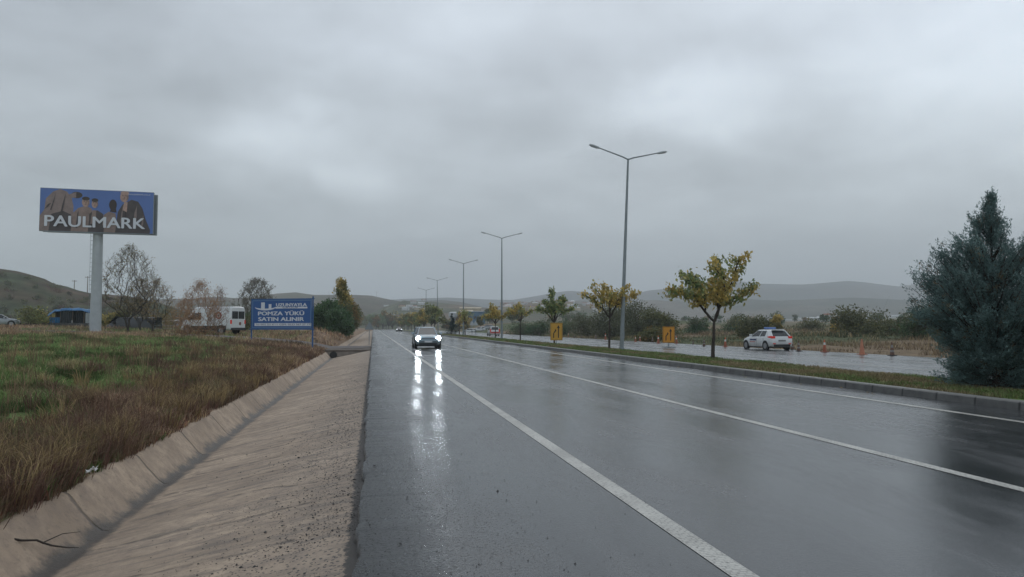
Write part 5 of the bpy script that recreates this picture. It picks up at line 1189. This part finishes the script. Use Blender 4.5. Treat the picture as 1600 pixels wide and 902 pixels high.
# village on the slope
rv=random.Random(9)
vil=[(628,474,700),(634,473,720),(640,475,690),(646,474,720),(652,476,700),(658,475,720),(620,479,640),(613,482,620),(640,480,640),(648,481,640),(655,480,660),(666,482,640),(674,480,660),(684,483,600),(604,470,900),(662,472,820)]
for k,(u,v,D) in enumerate(vil):
    D=max(D,640)+rv.uniform(0,120)
    house(u,v+3,D,rv.uniform(4,8),5,rv.uniform(1.4,2.8),R(rv.uniform(-30,30)),'tiny white house in the village above the end of the road',PLASTER if k%4 else BEIGEW,METROOF if k%3 else TILE,.7,grp='far village houses above the road end',z=town_z(u,D).z)
for k in range(34):
    u=rv.uniform(783,935); v=rv.uniform(476,489); D=rv.uniform(740,890)
    house(u,v+2,D,rv.uniform(4,11),5,rv.uniform(1.5,3.2),R(rv.uniform(-40,40)),'tiny pale building of the town seen between the median trees',PLASTER if k%3 else BEIGEW,METROOF if k%2 else TILE,.7,grp='far town buildings between the median trees',z=town_z(u,D).z)
house(1296,499,520,7,6,4.2,R(-20),'white two storey farmhouse with brown roof in the plain',PLASTER,TILE,1.2,storeys=2)
house(1306,499,540,9,7,3.0,R(-30),'low dark roofed barn beside the white farmhouse',BEIGEW,DARKCAR,1.0,name='barn',cat='barn')
house(1325,496,560,5,6,4.2,R(-10),'pale narrow house right of the barn',PLASTER,METROOF,1.0)
house(1298,506,480,12,5,.9,R(-20),'low white shed in front of the farmhouse',METROOF,METROOF,.5,name='shed',cat='shed'); house(1322,505,480,8,5,.8,R(-20),'small pale shed right of the low white shed',METROOF,METROOF,.4,name='shed',cat='shed')
house(1271,498,640,16,8,2.6,R(-20),'long white hall left of the farmhouse',METROOF,METROOF,.8,name='hall',cat='building')
house(1225,499,700,44,8,1.2,R(-22),'very long low white greenhouse behind the hatchback',METROOF,METROOF,.4,name='greenhouse',cat='greenhouse'); house(1182,498,720,12,8,2.2,R(-20),'white hall at the left end of the long greenhouse',METROOF,METROOF,.6,name='hall',cat='building')
house(1408,487,1200,36,12,3.4,R(-25),'long pale hall far left of the juniper',METROOF,METROOF,1,name='hall',cat='building'); house(1430,484,1300,18,12,4,R(-25),'pale hall next left of the juniper',METROOF,METROOF,1,name='hall',cat='building')
house(1499,509,330,12,7,2,R(-20),'low white shed just behind the juniper edge',METROOF,METROOF,.6,name='shed',cat='shed')
for k in range(26):
    u=rv.uniform(1130,1470); v=rv.uniform(470,490); D=rv.uniform(700,1250)
    house(u,v,D,rv.uniform(6,18),10,rv.uniform(1.5,3.5),R(rv.uniform(-40,20)),'tiny pale farm building at the foot of the mountains',PLASTER if k%2 else BEIGEW,METROOF,1,grp='far farm buildings in the plain')
# branch lying in the ditch, litter
mb=MB(); rngb=np.random.default_rng(2); a=Pz(22,848,-.35); b=Pz(122,862,-.56); pts=[Vector(a).lerp(Vector(b),k/7)+Vector((rngb.normal(0,.012),rngb.normal(0,.012),.03+.01*math.sin(k))) for k in range(8)]
mb.tube(pts,[.011,.010,.009,.009,.008,.007,.005,.003],6); mb.tube([pts[3],pts[3]+Vector((.10,.16,.03)),pts[3]+Vector((.22,.24,.02))],[.006,.004,.002],5)
tag(mb.build('fallen_branch',BARK),'thin bare branch lying across the ditch lining at the bottom left','branch')
LIT=simple('litter_paper',(.55,.55,.53),.7,0,.1,20)
for k,(u,v,lb) in enumerate(((143,735,'crumpled white paper scrap lying at the lip of the ditch'),)):
    p=Pz(u,v,.0)
    for _ in range(6): p=Pz(u,v,gz(p.x,p.y)+.12)
    rr_=np.random.default_rng(k); mb=MB(); n=5; vs=[(p.x+(a/4-.5)*.08+rr_.normal(0,.008),p.y+(b/4-.5)*.06+rr_.normal(0,.008),p.z+rr_.normal(0,.022)) for a in range(n) for b in range(n)]
    mb.add(vs,[(a*n+b,a*n+b+1,(a+1)*n+b+1,(a+1)*n+b) for a in range(4) for b in range(4)]); o=mb.build('litter_scrap',LIT); tag(o,lb,'litter'); md=o.modifiers.new('s','SOLIDIFY'); md.thickness=.004
# rubble on the far bank
for (n,x0,x1,y0,y1,sz,lb) in ((240,29.8,33,60,150,-2.0,'brown rubble stones along the far road bank'),(60,-6.5,-3.4,54,90,-2.3,'pale stones on the spoil heap by the culvert')):
    x=RNG.uniform(x0,x1,n); y=RNG.uniform(y0,y1,n); P=np.stack([x,y,Hh(x,y)+.03],-1); scatter_stones('rubble',lb,P,RNG.lognormal(sz,.35,n),simple('brown_stone',(.12,.095,.075),.85,0,.3,2))

# ------------------------------------------------------------------ haze, sky, light
hz=MB(); hz.box(-8200,8200,-600,8200,-9,480)
m=bpy.data.materials.new('haze_air'); m.use_nodes=True; nt=m.node_tree; nt.nodes.clear(); out=N(nt,'ShaderNodeOutputMaterial'); pv=N(nt,'ShaderNodeVolumePrincipled')
pv.inputs['Color'].default_value=(.91,.96,1.0,1); pv.inputs['Density'].default_value=.00037; pv.inputs['Anisotropy'].default_value=.0
L(nt,pv.outputs[0],out.inputs['Volume'])
o=hz.build('haze',m); tag(o,'misty air over the whole valley','haze',kind='stuff')

w=bpy.data.worlds.new('World'); S.world=w; w.use_nodes=True; nt=w.node_tree; bg=nt.nodes['Background']
SUN_EL=R(48); SUN_AZ=R(20)
sky=N(nt,'ShaderNodeTexSky'); sky.sky_type='NISHITA'; sky.sun_disc=False; sky.sun_elevation=SUN_EL; sky.sun_rotation=SUN_AZ; sky.air_density=1; sky.dust_density=4
tc=N(nt,'ShaderNodeTexCoord'); D_=tc.outputs['Generated']
def vm(op,a,b=None,sc=None):
    n=N(nt,'ShaderNodeVectorMath'); n.operation=op
    for s,v in ((n.inputs[0],a),(n.inputs[1],b)):
        if v is None: continue
        if isinstance(v,(tuple,list,Vector)): s.default_value=tuple(v)
        else: L(nt,v,s)
    if sc is not None: n.inputs['Scale'].default_value=sc
    return n.outputs['Value'] if op in('LENGTH','DOT_PRODUCT') else n.outputs['Vector']
sep=N(nt,'ShaderNodeSeparateXYZ'); L(nt,D_,sep.inputs[0])
zz=mth(nt,'ADD',mth(nt,'MAXIMUM',sep.outputs[2],0.0),.16)
cmb=N(nt,'ShaderNodeCombineXYZ'); L(nt,mth(nt,'DIVIDE',sep.outputs[0],zz),cmb.inputs[0]); L(nt,mth(nt,'DIVIDE',sep.outputs[1],zz),cmb.inputs[1])
n1=noise(nt,cmb.outputs[0],1.1,5,.5,.3); n2=noise(nt,cmb.outputs[0],3.4,5,.55,.3)
wn=N(nt,'ShaderNodeTexNoise'); wn.inputs['Scale'].default_value=4.5; wn.inputs['Detail'].default_value=4; L(nt,D_,wn.inputs['Vector'])
warp=vm('SCALE',vm('SUBTRACT',wn.outputs['Color'],(.5,.5,.5)),sc=.20); DW=vm('ADD',D_,warp)
base=mth(nt,'ADD',mth(nt,'MULTIPLY',ramp(nt,n1,.3,.7,-1,1),.055),mth(nt,'MULTIPLY',ramp(nt,n2,.3,.7,-1,1),.040))
tot=mth(nt,'ADD',base,.385)
# cloud masses: (pixel direction, half size, squash, brightness change)
for (u,v,r,sq,am) in ((430,235,.17,2.6,.15),(560,290,.10,3.2,.10),(1560,90,.40,1.3,.20),(1080,160,.16,2.6,.14),(760,-40,.55,1.6,.07),(130,60,.42,1.3,-.075),(1250,240,.28,2.2,-.085),(760,170,.25,2.4,-.06),(120,360,.35,2.2,-.05),(1150,20,.15,2,.06),(470,385,.10,4,.04),(700,420,.6,4,-.02)):
    dd=ray(u,v).normalized(); dv=vm('SUBTRACT',DW,dd); dl=vm('LENGTH',vm('MULTIPLY',dv,(1,1,sq)))
    tot=mth(nt,'ADD',tot,ramp(nt,dl,0,r,am*1.2,0,'S'))
# towards the horizon grey evens out
hzf=ramp(nt,sep.outputs[2],.02,.20,1,0,'S'); tot=mth(nt,'ADD',mth(nt,'MULTIPLY',tot,mth(nt,'SUBTRACT',1.0,mth(nt,'MULTIPLY',hzf,.6))),mth(nt,'MULTIPLY',hzf,.6*.355))
SK=18.0
cc=N(nt,'ShaderNodeCombineXYZ'); L(nt,mth(nt,'MULTIPLY',tot,SK*.905),cc.inputs[0]); L(nt,mth(nt,'MULTIPLY',tot,SK*1.0),cc.inputs[1])
warm=ramp(nt,sep.outputs[2],0,.35,1.03,1.11); L(nt,mth(nt,'MULTIPLY',mth(nt,'MULTIPLY',tot,SK),warm),cc.inputs[2])
c=mixc(nt,.03,cc.outputs[0],sky.outputs[0]); L(nt,c,bg.inputs['Color']); bg.inputs['Strength'].default_value=.1
sl=bpy.data.lights.new('sun','SUN'); sl.energy=.5; sl.angle=R(40); sl.color=(1,.97,.93); so=bpy.data.objects.new('sun',sl); COL.objects.link(so)
dsun=Vector((math.sin(SUN_AZ)*math.cos(SUN_EL),math.cos(SUN_AZ)*math.cos(SUN_EL),math.sin(SUN_EL))); so.rotation_euler=dsun.to_track_quat('Z','Y').to_euler(); so.location=(0,0,60)
vs=S.view_settings; vs.view_transform='Standard'; vs.look='None'; vs.exposure=0; vs.gamma=1
S.render.engine='CYCLES'; S.cycles.volume_bounces=1; S.cycles.max_bounces=6; S.cycles.transparent_max_bounces=8
